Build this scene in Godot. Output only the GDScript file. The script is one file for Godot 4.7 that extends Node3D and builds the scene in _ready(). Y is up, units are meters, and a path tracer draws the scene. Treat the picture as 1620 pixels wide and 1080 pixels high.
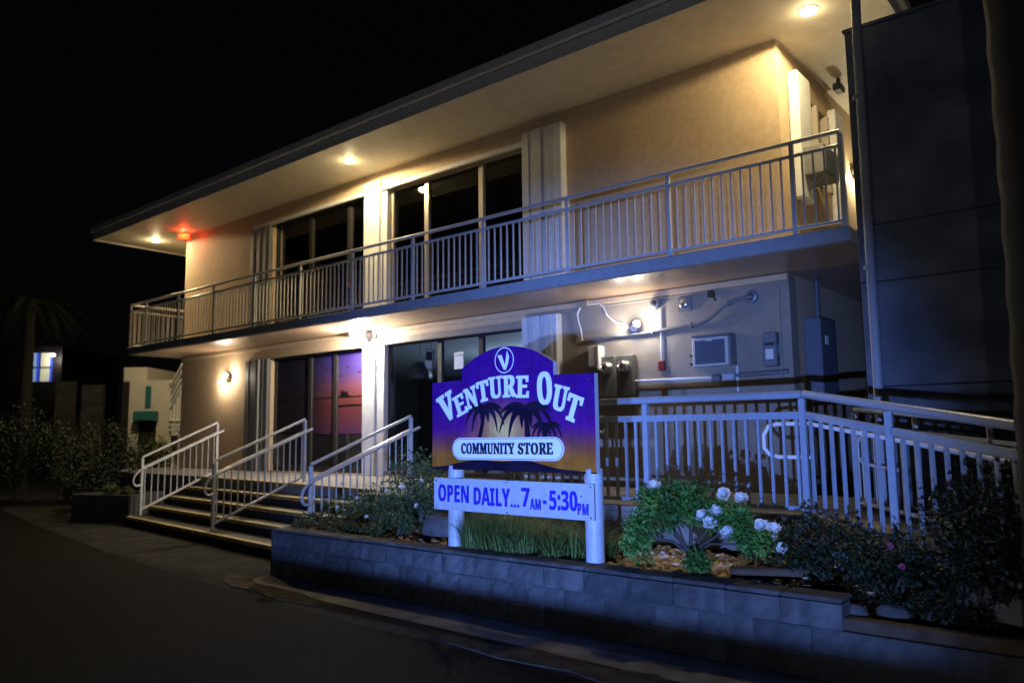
extends Node3D

# ---------------------------------------------------------------- helpers
var mats := {}
var rng := RandomNumberGenerator.new()
var taken := {}

func lin(r: float, g: float, b: float) -> Color:
	return Color(r, g, b).linear_to_srgb()

func numbered(called: String) -> String:
	if not taken.has(called):
		taken[called] = 0
		return called
	taken[called] += 1
	return "%s_%03d" % [called, taken[called]]

func noise_tex(freq: float, octaves: int, c0: float, c1: float, size := 512, sd := 1, kind := FastNoiseLite.TYPE_SIMPLEX_SMOOTH) -> NoiseTexture2D:
	var n := FastNoiseLite.new()
	n.noise_type = kind
	n.frequency = freq
	n.fractal_octaves = octaves
	n.seed = sd
	var t := NoiseTexture2D.new()
	t.width = size
	t.height = size
	t.seamless = true
	t.noise = n
	var g := Gradient.new()
	g.set_color(0, Color(c0, c0, c0))
	g.set_color(1, Color(c1, c1, c1))
	t.color_ramp = g
	return t

var tex := {}

func make_textures() -> void:
	tex.fine = noise_tex(0.09, 4, 0.25, 0.75, 512, 3)
	tex.mottle = noise_tex(0.012, 5, 0.92, 1.0, 512, 5)
	tex.stain = noise_tex(0.006, 6, 0.66, 1.0, 512, 9)
	tex.grit = noise_tex(0.2, 3, 0.1, 1.0, 512, 11)
	tex.asphalt = noise_tex(0.05, 5, 0.45, 1.0, 1024, 13)

func mat(called: String, c: Color, rough := 0.8, metal := 0.0, albedo_tex := "", bump_tex := "", bump := 0.0, scale := 1.0) -> StandardMaterial3D:
	var m := StandardMaterial3D.new()
	m.resource_name = called
	m.albedo_color = c
	m.roughness = rough
	m.metallic = metal
	if albedo_tex != "":
		m.albedo_texture = tex[albedo_tex]
		m.uv1_triplanar = true
		m.uv1_world_triplanar = true
		m.uv1_scale = Vector3.ONE * scale
	if bump_tex != "":
		m.heightmap_enabled = true
		m.heightmap_texture = tex[bump_tex]
		m.heightmap_scale = bump
		m.uv1_triplanar = true
		m.uv1_world_triplanar = true
		m.uv1_scale = Vector3.ONE * scale
	mats[called] = m
	return m

func glow(called: String, c: Color, e: float) -> StandardMaterial3D:
	var m := StandardMaterial3D.new()
	m.resource_name = called
	m.albedo_color = c
	m.emission_enabled = true
	m.emission = c
	m.emission_energy_multiplier = e
	mats[called] = m
	return m

func mb() -> SurfaceTool:
	var st := SurfaceTool.new()
	st.begin(Mesh.PRIMITIVE_TRIANGLES)
	return st

func done(st: SurfaceTool) -> ArrayMesh:
	st.generate_normals()
	return st.commit()

func tri(st: SurfaceTool, a: Vector3, b: Vector3, c: Vector3) -> void:
	st.add_vertex(a)
	st.add_vertex(c)
	st.add_vertex(b)

func quad(st: SurfaceTool, a: Vector3, b: Vector3, c: Vector3, d: Vector3) -> void:
	tri(st, a, b, c)
	tri(st, a, c, d)

func box(st: SurfaceTool, c: Vector3, s: Vector3, t := Transform3D()) -> void:
	st.set_smooth_group(-1)
	var h := s / 2.0
	var v := []
	for i in 8:
		v.append(t * (c + Vector3(h.x if i & 1 else -h.x, h.y if i & 2 else -h.y, h.z if i & 4 else -h.z)))
	quad(st, v[4], v[5], v[7], v[6])
	quad(st, v[1], v[0], v[2], v[3])
	quad(st, v[5], v[1], v[3], v[7])
	quad(st, v[0], v[4], v[6], v[2])
	quad(st, v[6], v[7], v[3], v[2])
	quad(st, v[0], v[1], v[5], v[4])

# box between two corners
func bx(st: SurfaceTool, a: Vector3, b: Vector3) -> void:
	box(st, (a + b) / 2.0, (b - a).abs())

# chamfered box, 44 triangles
func cbox(st: SurfaceTool, c: Vector3, s: Vector3, r: float, t := Transform3D()) -> void:
	st.set_smooth_group(-1)
	var h := s / 2.0
	r = minf(r, minf(h.x, minf(h.y, h.z)) * 0.9)
	var P := func(sx, sy, sz, ax) -> Vector3:
		var q := Vector3(h.x - r, h.y - r, h.z - r)
		q[ax] = h[ax]
		return t * (c + Vector3(q.x * sx, q.y * sy, q.z * sz))
	for ax in 3:
		var u := (ax + 1) % 3
		var w := (ax + 2) % 3
		for sg in [-1, 1]:
			var cor := []
			for k in [[-1, -1], [1, -1], [1, 1], [-1, 1]]:
				var s3 := Vector3.ZERO
				s3[ax] = sg
				s3[u] = k[0]
				s3[w] = k[1]
				cor.append(P.call(s3.x, s3.y, s3.z, ax))
			if sg > 0:
				quad(st, cor[0], cor[1], cor[2], cor[3])
			else:
				quad(st, cor[3], cor[2], cor[1], cor[0])
	for ax in 3:
		var u := (ax + 1) % 3
		var w := (ax + 2) % 3
		for k in [[-1, -1], [1, -1], [1, 1], [-1, 1]]:
			var e := []
			for sg in [-1, 1]:
				var s3 := Vector3.ZERO
				s3[ax] = sg
				s3[u] = k[0]
				s3[w] = k[1]
				e.append(P.call(s3.x, s3.y, s3.z, u))
				e.append(P.call(s3.x, s3.y, s3.z, w))
			if k[0] * k[1] > 0:
				quad(st, e[0], e[1], e[3], e[2])
			else:
				quad(st, e[2], e[3], e[1], e[0])
	for i in 8:
		var sx := 1 if i & 1 else -1
		var sy := 1 if i & 2 else -1
		var sz := 1 if i & 4 else -1
		if sx * sy * sz > 0:
			tri(st, P.call(sx, sy, sz, 0), P.call(sx, sy, sz, 1), P.call(sx, sy, sz, 2))
		else:
			tri(st, P.call(sx, sy, sz, 0), P.call(sx, sy, sz, 2), P.call(sx, sy, sz, 1))

func ring_frame(d: Vector3) -> Array:
	var up := Vector3.UP if absf(d.y) < 0.9 else Vector3.RIGHT
	var a := d.cross(up).normalized()
	return [a, a.cross(d).normalized()]

# tube along points, radii one per point or a single number
func tube(st: SurfaceTool, pts: Array, radius, n := 8, caps := true) -> void:
	st.set_smooth_group(0)
	var rings := []
	var prev_a := Vector3.ZERO
	for i in pts.size():
		var d: Vector3
		if i == 0:
			d = pts[1] - pts[0]
		elif i == pts.size() - 1:
			d = pts[i] - pts[i - 1]
		else:
			d = (pts[i] - pts[i - 1]).normalized() + (pts[i + 1] - pts[i]).normalized()
		d = d.normalized()
		var fr := ring_frame(d)
		var a: Vector3 = fr[0]
		if prev_a != Vector3.ZERO:
			a = (prev_a - d * prev_a.dot(d)).normalized()
		prev_a = a
		var b := d.cross(a)
		var r: float = radius[i] if radius is Array else radius
		var ring := []
		for k in n:
			var w := TAU * k / n
			ring.append(pts[i] + (a * cos(w) + b * sin(w)) * r)
		rings.append(ring)
	for i in pts.size() - 1:
		for k in n:
			var k2 := (k + 1) % n
			quad(st, rings[i][k], rings[i][k2], rings[i + 1][k2], rings[i + 1][k])
	if caps:
		st.set_smooth_group(-1)
		for k in range(1, n - 1):
			tri(st, rings[0][0], rings[0][k + 1], rings[0][k])
			var l: Array = rings[-1]
			tri(st, l[0], l[k], l[k + 1])

# lathe round an axis: profile of (radius, height) along dir from at
func lathe(st: SurfaceTool, prof: Array, n := 16, t := Transform3D(), smooth := true) -> void:
	st.set_smooth_group(0 if smooth else -1)
	for i in prof.size() - 1:
		for k in n:
			var w0 := TAU * k / n
			var w1 := TAU * (k + 1) / n
			var p0: Vector2 = prof[i]
			var p1: Vector2 = prof[i + 1]
			var a := t * Vector3(p0.x * cos(w0), p0.y, p0.x * sin(w0))
			var b := t * Vector3(p0.x * cos(w1), p0.y, p0.x * sin(w1))
			var c := t * Vector3(p1.x * cos(w1), p1.y, p1.x * sin(w1))
			var d := t * Vector3(p1.x * cos(w0), p1.y, p1.x * sin(w0))
			if p0.x < 1e-6:
				tri(st, a, d, c)
			elif p1.x < 1e-6:
				tri(st, a, d, b)
			else:
				quad(st, a, d, c, b)

# polygon in xy extruded from z0 to z1 (z1 is the front)
func prism(st: SurfaceTool, poly: PackedVector2Array, z0: float, z1: float) -> void:
	st.set_smooth_group(-1)
	if Geometry2D.is_polygon_clockwise(poly):
		poly.reverse()
	var idx := Geometry2D.triangulate_polygon(poly)
	for i in range(0, idx.size(), 3):
		var a := poly[idx[i]]
		var b := poly[idx[i + 1]]
		var c := poly[idx[i + 2]]
		if (b - a).cross(c - a) < 0:
			var s := b
			b = c
			c = s
		tri(st, Vector3(a.x, a.y, z1), Vector3(b.x, b.y, z1), Vector3(c.x, c.y, z1))
		tri(st, Vector3(a.x, a.y, z0), Vector3(c.x, c.y, z0), Vector3(b.x, b.y, z0))
	for i in poly.size():
		var p := poly[i]
		var q := poly[(i + 1) % poly.size()]
		quad(st, Vector3(p.x, p.y, z0), Vector3(q.x, q.y, z0), Vector3(q.x, q.y, z1), Vector3(p.x, p.y, z1))

# polygon in xz extruded from y0 to y1
func slab(st: SurfaceTool, poly: PackedVector2Array, y0: float, y1: float) -> void:
	st.set_smooth_group(-1)
	if Geometry2D.is_polygon_clockwise(poly):
		poly.reverse()
	var idx := Geometry2D.triangulate_polygon(poly)
	for i in range(0, idx.size(), 3):
		var a := poly[idx[i]]
		var b := poly[idx[i + 1]]
		var c := poly[idx[i + 2]]
		if (b - a).cross(c - a) > 0:
			var q := b
			b = c
			c = q
		tri(st, Vector3(a.x, y1, a.y), Vector3(b.x, y1, b.y), Vector3(c.x, y1, c.y))
		tri(st, Vector3(a.x, y0, a.y), Vector3(c.x, y0, c.y), Vector3(b.x, y0, b.y))
	for i in poly.size():
		var p := poly[i]
		var q := poly[(i + 1) % poly.size()]
		quad(st, Vector3(q.x, y0, q.y), Vector3(p.x, y0, p.y), Vector3(p.x, y1, p.y), Vector3(q.x, y1, q.y))

func obj(called: String, mesh: Mesh, m: Material, parent: Node = self, at := Vector3.ZERO) -> MeshInstance3D:
	var o := MeshInstance3D.new()
	o.name = numbered(called) if parent == self else called
	o.mesh = mesh
	o.material_override = m
	o.position = at
	parent.add_child(o, true)
	return o

func thing(called: String, label: String, category: String, at := Vector3.ZERO, turn := 0.0, group := "") -> Node3D:
	var o := Node3D.new()
	o.name = numbered(called)
	add_child(o)
	o.position = at
	o.rotation.y = turn
	tag(o, label, category, group)
	return o

func tag(o: Node, label: String, category: String, group := "") -> void:
	o.set_meta("label", label)
	o.set_meta("category", category)
	if group != "":
		o.set_meta("group", group)

func struct(called: String, mesh: Mesh, m: Material) -> MeshInstance3D:
	var o := obj(called, mesh, m)
	o.set_meta("kind", "structure")
	return o

func boxmesh(a: Vector3, b: Vector3) -> ArrayMesh:
	var st := mb()
	bx(st, a, b)
	return done(st)

func cboxmesh(a: Vector3, b: Vector3, r: float) -> ArrayMesh:
	var st := mb()
	cbox(st, (a + b) / 2.0, (b - a).abs(), r)
	return done(st)

func tubemesh(pts: Array, r, n := 8) -> ArrayMesh:
	var st := mb()
	tube(st, pts, r, n)
	return done(st)

func omni(parent: Node, at: Vector3, c: Color, e: float, size := 0.05) -> OmniLight3D:
	var l := OmniLight3D.new()
	l.name = "lamp_light"
	l.light_color = c
	l.light_energy = e
	l.light_size = size
	l.omni_range = 40.0
	l.omni_attenuation = 2.0
	l.shadow_enabled = true
	parent.add_child(l, true)
	l.position = at
	return l

# lettering fitted into a box w x h, centred at c in the xy plane of parent, turned by deg
var fonts := {}
func text(called: String, s: String, font_name: String, weight: int, c: Vector3, w: float, h: float, deg: float, m: Material, parent: Node, deep := 0.006, bold := 0.0) -> MeshInstance3D:
	var key := font_name + str(weight)
	if not fonts.has(key):
		var f := SystemFont.new()
		f.font_names = PackedStringArray([font_name])
		f.font_weight = weight
		fonts[key] = f
	var t := TextMesh.new()
	t.text = s
	t.font = fonts[key]
	t.font_size = 64
	t.pixel_size = 0.01
	t.depth = 0.05
	t.curve_step = 1.0
	var bb := t.get_aabb()
	var src: Array = t.get_mesh_arrays()
	var v: PackedVector3Array = src[Mesh.ARRAY_VERTEX]
	var lo := Vector3.INF
	var hi := -Vector3.INF
	for p in v:
		lo = lo.min(p)
		hi = hi.max(p)
	if v.is_empty():
		lo = bb.position
		hi = bb.end
	var mid := (lo + hi) / 2.0
	# heavier strokes: the outline is laid again a little to each side, each a hair higher
	var e := bold * h
	var sc := Vector3((w - 2.0 * e) / (hi.x - lo.x), (h - 2.0 * e) / (hi.y - lo.y), deep / (hi.z - lo.z))
	var idx: PackedInt32Array = src[Mesh.ARRAY_INDEX] if src[Mesh.ARRAY_INDEX] != null else PackedInt32Array(range(v.size()))
	var vv := PackedVector3Array()
	var ii := PackedInt32Array()
	var lays := [Vector3.ZERO]
	if bold > 0.0:
		lays = [Vector3(-e, e, 0), Vector3(e, e, 0.0004), Vector3(-e, -e, 0.0008), Vector3(e, -e, 0.0012), Vector3(0, 0, 0.0016)]
	for q in lays:
		var first := vv.size()
		for p in v:
			vv.append((p - mid) * sc + q)
		for k in idx:
			ii.append(k + first)
	var arr := []
	arr.resize(Mesh.ARRAY_MAX)
	arr[Mesh.ARRAY_VERTEX] = vv
	arr[Mesh.ARRAY_INDEX] = ii
	var am := ArrayMesh.new()
	am.add_surface_from_arrays(Mesh.PRIMITIVE_TRIANGLES, arr)
	var o := obj(called, am, m, parent, c)
	o.rotation.z = deg_to_rad(deg)
	return o

# ---------------------------------------------------------------- plants
func leaf(st: SurfaceTool, at: Vector3, dir: Vector3, nrm: Vector3, l: float, w: float, c: Color) -> void:
	st.set_smooth_group(-1)
	st.set_color(c)
	var side := dir.cross(nrm).normalized() * w
	var up := side.cross(dir).normalized()
	var mid := at + dir * l * 0.5 + up * l * 0.06
	var tip := at + dir * l - up * l * 0.12
	tri(st, at, mid - side - up * l * 0.08, mid)
	tri(st, at, mid, mid + side - up * l * 0.08)
	tri(st, tip, mid, mid - side - up * l * 0.08)
	tri(st, tip, mid + side - up * l * 0.08, mid)

func rand_dir() -> Vector3:
	return Vector3(rng.randfn(), rng.randfn(), rng.randfn()).normalized()

func foliage_mesh(clumps: Array, per: int, spread: float, l: float, cols: Array) -> ArrayMesh:
	var st := mb()
	for c in clumps:
		var base: Color = cols[rng.randi() % cols.size()]
		for i in per:
			var d := rand_dir()
			var at: Vector3 = c + d * spread * pow(rng.randf(), 0.45)
			var dir := (d + rand_dir() * 0.9 + Vector3(0, 0.15, 0)).normalized()
			var nn := (Vector3.UP + rand_dir() * 0.8).normalized()
			if absf(dir.dot(nn)) > 0.95:
				nn = Vector3.RIGHT
			var k := rng.randf_range(0.7, 1.3)
			leaf(st, at, dir, nn, l * rng.randf_range(0.35, 1.35), l * rng.randf_range(0.14, 0.36), Color(base.r * k, base.g * k, base.b * k))
	return done(st)

func clumps_in(c: Vector3, r: Vector3, n: int, low := -0.6) -> Array:
	var out := []
	while out.size() < n:
		var d := rand_dir()
		if d.y < low:
			continue
		out.append(c + d * r * rng.randf_range(0.45, 1.0))
	return out

var rose_mesh: ArrayMesh
func make_rose() -> void:
	var st := mb()
	st.set_smooth_group(-1)
	for k in 40:
		var y := 1.0 - 1.45 * (k + 0.5) / 40.0
		var w := k * 2.39996
		var rr := sqrt(maxf(0.0, 1.0 - y * y))
		var d := Vector3(rr * cos(w), y, rr * sin(w))
		var side := Vector3(-sin(w), 0, cos(w))
		var up := side.cross(d).normalized()
		if up.y < 0:
			up = -up
		var at := d * Vector3(0.05, 0.042, 0.05) * rng.randf_range(0.8, 1.1)
		var sz := rng.randf_range(0.016, 0.025)
		var tip := (up + d * rng.randf_range(0.3, 0.9)).normalized()
		quad(st, at - side * sz * 0.6 - d * 0.012, at + side * sz * 0.6 - d * 0.012, at + side * sz + tip * sz, at - side * sz + tip * sz)
		quad(st, at - side * sz + tip * sz, at + side * sz + tip * sz, at + side * sz * 0.6 + tip * sz * 1.5 + d * 0.006, at - side * sz * 0.6 + tip * sz * 1.5 + d * 0.006)
	rose_mesh = done(st)

func bush(called: String, label: String, at: Vector3, r: Vector3, nclump: int, per: int, l: float, cols: Array, group := "", stems := 5) -> Node3D:
	var t := thing(called, label, "bush", at, 0.0, group)
	var cl := clumps_in(Vector3(0, r.y * 0.95, 0), r, nclump)
	var f := obj("foliage", foliage_mesh(cl, per, minf(r.x, r.y) * 0.42, l, cols), mats.leaf, t)
	f.set_meta("kind", "stuff")
	for k in stems:
		var p: Vector3 = cl[k * 3 % cl.size()]
		var st := mb()
		tube(st, [Vector3(rng.randf_range(-0.05, 0.05), -0.02, rng.randf_range(-0.05, 0.05)), p * Vector3(0.4, 0.5, 0.4) + rand_dir() * 0.03, p], [0.018, 0.012, 0.006], 6)
		obj("stem", done(st), mats.bark, t)
	return t

func grass_mesh(n: int, area: Vector3, h0: float, h1: float, cols: Array, droop := 0.5) -> ArrayMesh:
	var st := mb()
	st.set_smooth_group(-1)
	for i in n:
		var b := Vector3(rng.randf_range(-1, 1) * area.x, 0, rng.randf_range(-1, 1) * area.z)
		var h := rng.randf_range(h0, h1)
		var w := TAU * rng.randf()
		var o := Vector3(cos(w), 0, sin(w))
		var s := Vector3(-sin(w), 0, cos(w)) * rng.randf_range(0.0018, 0.005)
		var k := rng.randf_range(0.6, 1.35)
		var c: Color = cols[rng.randi() % cols.size()]
		st.set_color(Color(c.r * k, c.g * k, c.b * k))
		var m := b + Vector3.UP * h * 0.58 + o * h * 0.20 * droop
		var e := b + Vector3.UP * h * rng.randf_range(0.75, 1.0) + o * h * droop * rng.randf_range(0.3, 0.8)
		quad(st, b - s, b + s, m + s * 0.8, m - s * 0.8)
		tri(st, m - s * 0.8, m + s * 0.8, e)
	return done(st)

func rock_mesh(s: Vector3, sd: int) -> ArrayMesh:
	var n := FastNoiseLite.new()
	n.seed = sd
	n.frequency = 0.9
	var st := mb()
	st.set_smooth_group(0)
	var rows := 8
	var cols := 12
	var pt := func(i: int, k: int) -> Vector3:
		var a := PI * i / rows
		var w := TAU * (k % cols) / cols
		var d := Vector3(sin(a) * cos(w), cos(a), sin(a) * sin(w))
		var rr := 1.0 + 0.35 * n.get_noise_3dv(d * 1.4)
		d.y = clampf(d.y, -0.7, 0.8)
		return d * rr * s
	for i in rows:
		for k in cols:
			quad(st, pt.call(i, k + 1), pt.call(i + 1, k + 1), pt.call(i + 1, k), pt.call(i, k))
	return done(st)

# ---------------------------------------------------------------- railings
# straight run of railing from a to b (feet); heights above the line; posts at given fractions
func rail_run(t: Node3D, a: Vector3, b: Vector3, h: float, posts: Array, spacing: float, m: Material, top_r := 0.025, gap := 0.15, low := 0.09, square := true, board := 0.036, bal := 0.018, pw := 0.024) -> void:
	var d := b - a
	var flat := Vector3(d.x, 0, d.z)
	var ln := flat.length()
	var post_h: float = h - top_r
	for f in posts:
		var p: Vector3 = a + d * f
		obj("post", cboxmesh(Vector3(-pw, 0, -pw), Vector3(pw, post_h, pw), 0.004), m, t, p)
	var yaw := atan2(-flat.z, flat.x)
	obj("top_rail", tubemesh([a + Vector3.UP * h, b + Vector3.UP * h], top_r, 10), m, t)
	var bar := func(called: String, y: float, th: float):
		var st := mb()
		var pitch := atan2(d.y, ln)
		var bs := Basis(Vector3.UP, yaw) * Basis(Vector3(0, 0, 1), pitch)
		cbox(st, Vector3.ZERO, Vector3(d.length(), th, 0.036), 0.004, Transform3D(bs, (a + b) / 2.0 + Vector3.UP * y))
		obj(called, done(st), m, t)
	bar.call("upper_rail", h - gap, board)
	bar.call("bottom_rail", low, 0.036)
	var n := int(ln / spacing)
	var st2 := mb()
	var lo: float = low + 0.018
	var hi: float = h - gap - 0.018
	if square:
		box(st2, Vector3(0, (lo + hi) / 2.0, 0), Vector3(bal, hi - lo, bal), Transform3D(Basis(Vector3.UP, yaw), Vector3.ZERO))
	else:
		tube(st2, [Vector3(0, lo, 0), Vector3(0, hi, 0)], 0.011, 8, false)
	var bm := done(st2)
	for i in n:
		var f := (i + 0.5) / n
		var near := false
		for q in posts:
			if absf(q - f) * ln < 0.045:
				near = true
		if not near:
			obj("baluster", bm, m, t, a + d * f)

# ================================================================ scene
func _ready() -> void:
	rng.seed = 20240
	make_textures()
	camera_and_sky()
	materials()
	make_rose()
	ground()
	building()
	steps_and_ramp()
	planter()
	store_sign()
	lamps()
	wall_fittings()
	plants()
	backdrop()

func camera_and_sky() -> void:
	var cam := Camera3D.new()
	cam.name = "camera"
	var yaw := 0.6888
	var pitch := 0.1148
	var roll := -0.0128
	cam.transform = Transform3D(Basis(Vector3.UP, yaw) * Basis(Vector3.RIGHT, pitch) * Basis(Vector3(0, 0, 1), roll), Vector3(18.9412, 1.6384, 9.7061))
	cam.fov = rad_to_deg(2.0 * atan(540.0 / 1211.8276))
	cam.near = 0.05
	cam.far = 400.0
	cam.current = true
	var lens := CameraAttributesPhysical.new()
	lens.frustum_focal_length = 12.0 / tan(deg_to_rad(cam.fov) / 2.0)
	lens.exposure_aperture = 1.1
	lens.frustum_focus_distance = 7.3
	cam.attributes = lens
	add_child(cam)
	var env := Environment.new()
	env.background_mode = Environment.BG_SKY
	var sm := ProceduralSkyMaterial.new()
	sm.sky_top_color = lin(0.0010, 0.0010, 0.0014)
	sm.sky_horizon_color = lin(0.0014, 0.0013, 0.0014)
	sm.ground_bottom_color = lin(0.0008, 0.0008, 0.0008)
	sm.ground_horizon_color = lin(0.0012, 0.0012, 0.0012)
	var sky := Sky.new()
	sky.sky_material = sm
	env.sky = sky
	env.tonemap_mode = Environment.TONE_MAPPER_LINEAR
	env.tonemap_exposure = 1.0
	env.sdfgi_enabled = true
	env.ssao_enabled = true
	env.ssil_enabled = true
	var we := WorldEnvironment.new()
	we.name = "world_environment"
	we.environment = env
	add_child(we)

func materials() -> void:
	mat("tan", lin(0.56, 0.41, 0.255), 0.85, 0.0, "mottle", "fine", 0.9, 1.1)
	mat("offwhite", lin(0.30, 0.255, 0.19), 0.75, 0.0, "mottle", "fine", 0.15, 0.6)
	mat("soffit", lin(0.72, 0.66, 0.54), 0.55, 0.0, "mottle", "fine", 0.06, 0.5)
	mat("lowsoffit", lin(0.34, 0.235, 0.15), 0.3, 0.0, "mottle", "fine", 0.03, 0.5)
	mat("trim", lin(0.66, 0.66, 0.64), 0.6, 0.0, "mottle", "", 0.0, 0.8)
	mat("shutter", lin(0.64, 0.63, 0.60), 0.5, 0.0, "mottle", "", 0.0, 0.8)
	mat("fascia", lin(0.32, 0.335, 0.355), 0.6, 0.0, "mottle", "", 0.0, 0.7)
	mat("roof", lin(0.08, 0.08, 0.085), 0.9, 0.0, "mottle", "grit", 0.4, 1.0)
	mat("rail", lin(0.56, 0.56, 0.55), 0.32, 0.0, "mottle", "", 0.0, 2.0)
	mat("rail_blue_lit", lin(0.36, 0.41, 0.48), 0.32, 0.0, "mottle", "", 0.0, 2.0)  # same white paint as the other rails, with blue flood light tinted in
	mat("white_paint", lin(0.82, 0.82, 0.80), 0.4)
	mat("dark_shutter", lin(0.17, 0.17, 0.165), 0.5, 0.0, "mottle", "", 0.0, 0.8)
	mat("floor", lin(0.62, 0.58, 0.51), 0.7, 0.0, "stain", "", 0.0, 0.6)
	mat("frame", lin(0.016, 0.014, 0.012), 0.75)
	mat("frame_light", lin(0.42, 0.36, 0.28), 0.4, 0.3)
	mat("dark", lin(0.02, 0.02, 0.02), 0.5)
	mat("room", lin(0.02, 0.019, 0.018), 0.9)
	mat("concrete", lin(0.24, 0.23, 0.21), 0.85, 0.0, "stain", "grit", 0.25, 0.7)
	mat("deck", lin(0.34, 0.31, 0.27), 0.8, 0.0, "stain", "grit", 0.15, 0.8)
	mat("nosing", lin(0.52, 0.37, 0.11), 0.7, 0.0, "stain", "", 0.0, 1.4)
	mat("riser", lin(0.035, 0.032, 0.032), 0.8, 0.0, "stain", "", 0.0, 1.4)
	mat("asphalt", lin(0.021, 0.0195, 0.0185), 0.85, 0.0, "asphalt", "grit", 0.9, 0.5)
	mat("patch", lin(0.021, 0.020, 0.020), 0.8, 0.0, "asphalt", "grit", 0.7, 0.8)
	mat("sand", lin(0.10, 0.088, 0.068), 0.95, 0.0, "stain", "grit", 0.3, 1.5)
	mat("gutter", lin(0.042, 0.040, 0.037), 0.85, 0.0, "stain", "grit", 0.4, 0.6)
	mat("soil", lin(0.075, 0.048, 0.030), 0.95, 0.0, "asphalt", "grit", 1.5, 1.1)
	mat("block_a", lin(0.12, 0.12, 0.115), 0.9, 0.0, "stain", "grit", 1.2, 1.3)
	mat("block_b", lin(0.085, 0.087, 0.085), 0.9, 0.0, "stain", "grit", 1.2, 1.1)
	mat("block_c", lin(0.155, 0.15, 0.145), 0.9, 0.0, "stain", "grit", 1.2, 1.5)
	mat("eave", lin(0.70, 0.68, 0.64), 0.6, 0.0, "mottle", "", 0.0, 0.7)
	mat("tower", lin(0.15, 0.165, 0.195), 0.85, 0.0, "stain", "fine", 0.2, 0.4)
	mat("palm_bark", lin(0.04, 0.034, 0.028), 0.95, 0.0, "asphalt", "grit", 0.5, 2.0)
	mat("bark", lin(0.16, 0.13, 0.10), 0.9, 0.0, "asphalt", "grit", 0.5, 2.0)
	mat("stone", lin(0.15, 0.145, 0.14), 0.9, 0.0, "stain", "grit", 0.8, 1.5)
	mat("pebble", lin(0.80, 0.70, 0.56), 0.8)
	mat("wood", lin(0.13, 0.08, 0.045), 0.85, 0.0, "stain", "grit", 0.5, 1.5)
	mat("pvc", lin(0.66, 0.66, 0.64), 0.45)
	mat("grey_metal", lin(0.22, 0.23, 0.24), 0.45, 0.4)
	mat("chrome", lin(0.55, 0.53, 0.5), 0.25, 0.9)
	mat("red", lin(0.16, 0.018, 0.016), 0.5)
	mat("ac", lin(0.55, 0.54, 0.50), 0.5)
	mat("ac_grille", lin(0.10, 0.11, 0.13), 0.6)
	mat("plate", lin(0.50, 0.51, 0.54), 0.5, 0.0, "mottle", "", 0.0, 1.6)
	mat("letter_white", lin(0.88, 0.88, 0.86), 0.5)
	mat("letter_blue", lin(0.03, 0.02, 0.42), 0.5)
	mat("letter_black", lin(0.012, 0.012, 0.03), 0.5)
	mat("sign_edge", lin(0.50, 0.51, 0.53), 0.5)
	mat("petal", lin(0.82, 0.82, 0.78), 0.6)
	mats.petal.backlight_enabled = true
	mats.petal.backlight = lin(0.25, 0.25, 0.23)
	mat("pink", lin(0.45, 0.10, 0.20), 0.6)
	mat("house", lin(0.72, 0.69, 0.62), 0.8, 0.0, "mottle", "", 0.0, 0.5)
	mat("teal", lin(0.02, 0.16, 0.17), 0.6)
	mat("paper", lin(0.7, 0.7, 0.66), 0.8)
	for k in ["asphalt", "gutter", "sand", "soil"]:
		mats[k].metallic_specular = 0.12
	var lf := mat("leaf", Color.WHITE, 0.55)
	lf.vertex_color_use_as_albedo = true
	lf.backlight_enabled = true
	lf.backlight = lin(0.12, 0.14, 0.05)
	var g := mat("glass", Color(0.05, 0.05, 0.05, 0.05), 0.03)
	g.transparency = BaseMaterial3D.TRANSPARENCY_ALPHA
	glow("lamp_warm", lin(1.0, 0.90, 0.66), 6.0)
	glow("lamp_white", lin(1.0, 0.95, 0.85), 8.0)
	glow("lamp_blue", lin(0.35, 0.45, 1.0), 4.0)
	glow("exit_red", lin(1.0, 0.09, 0.02), 1.6)
	glow("window_glow", lin(0.42, 0.62, 1.0), 0.35)
	glow("window_edge", lin(0.05, 0.12, 1.0), 0.4)
	glow("window_glow_warm", lin(0.85, 0.85, 0.62), 0.36)

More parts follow.
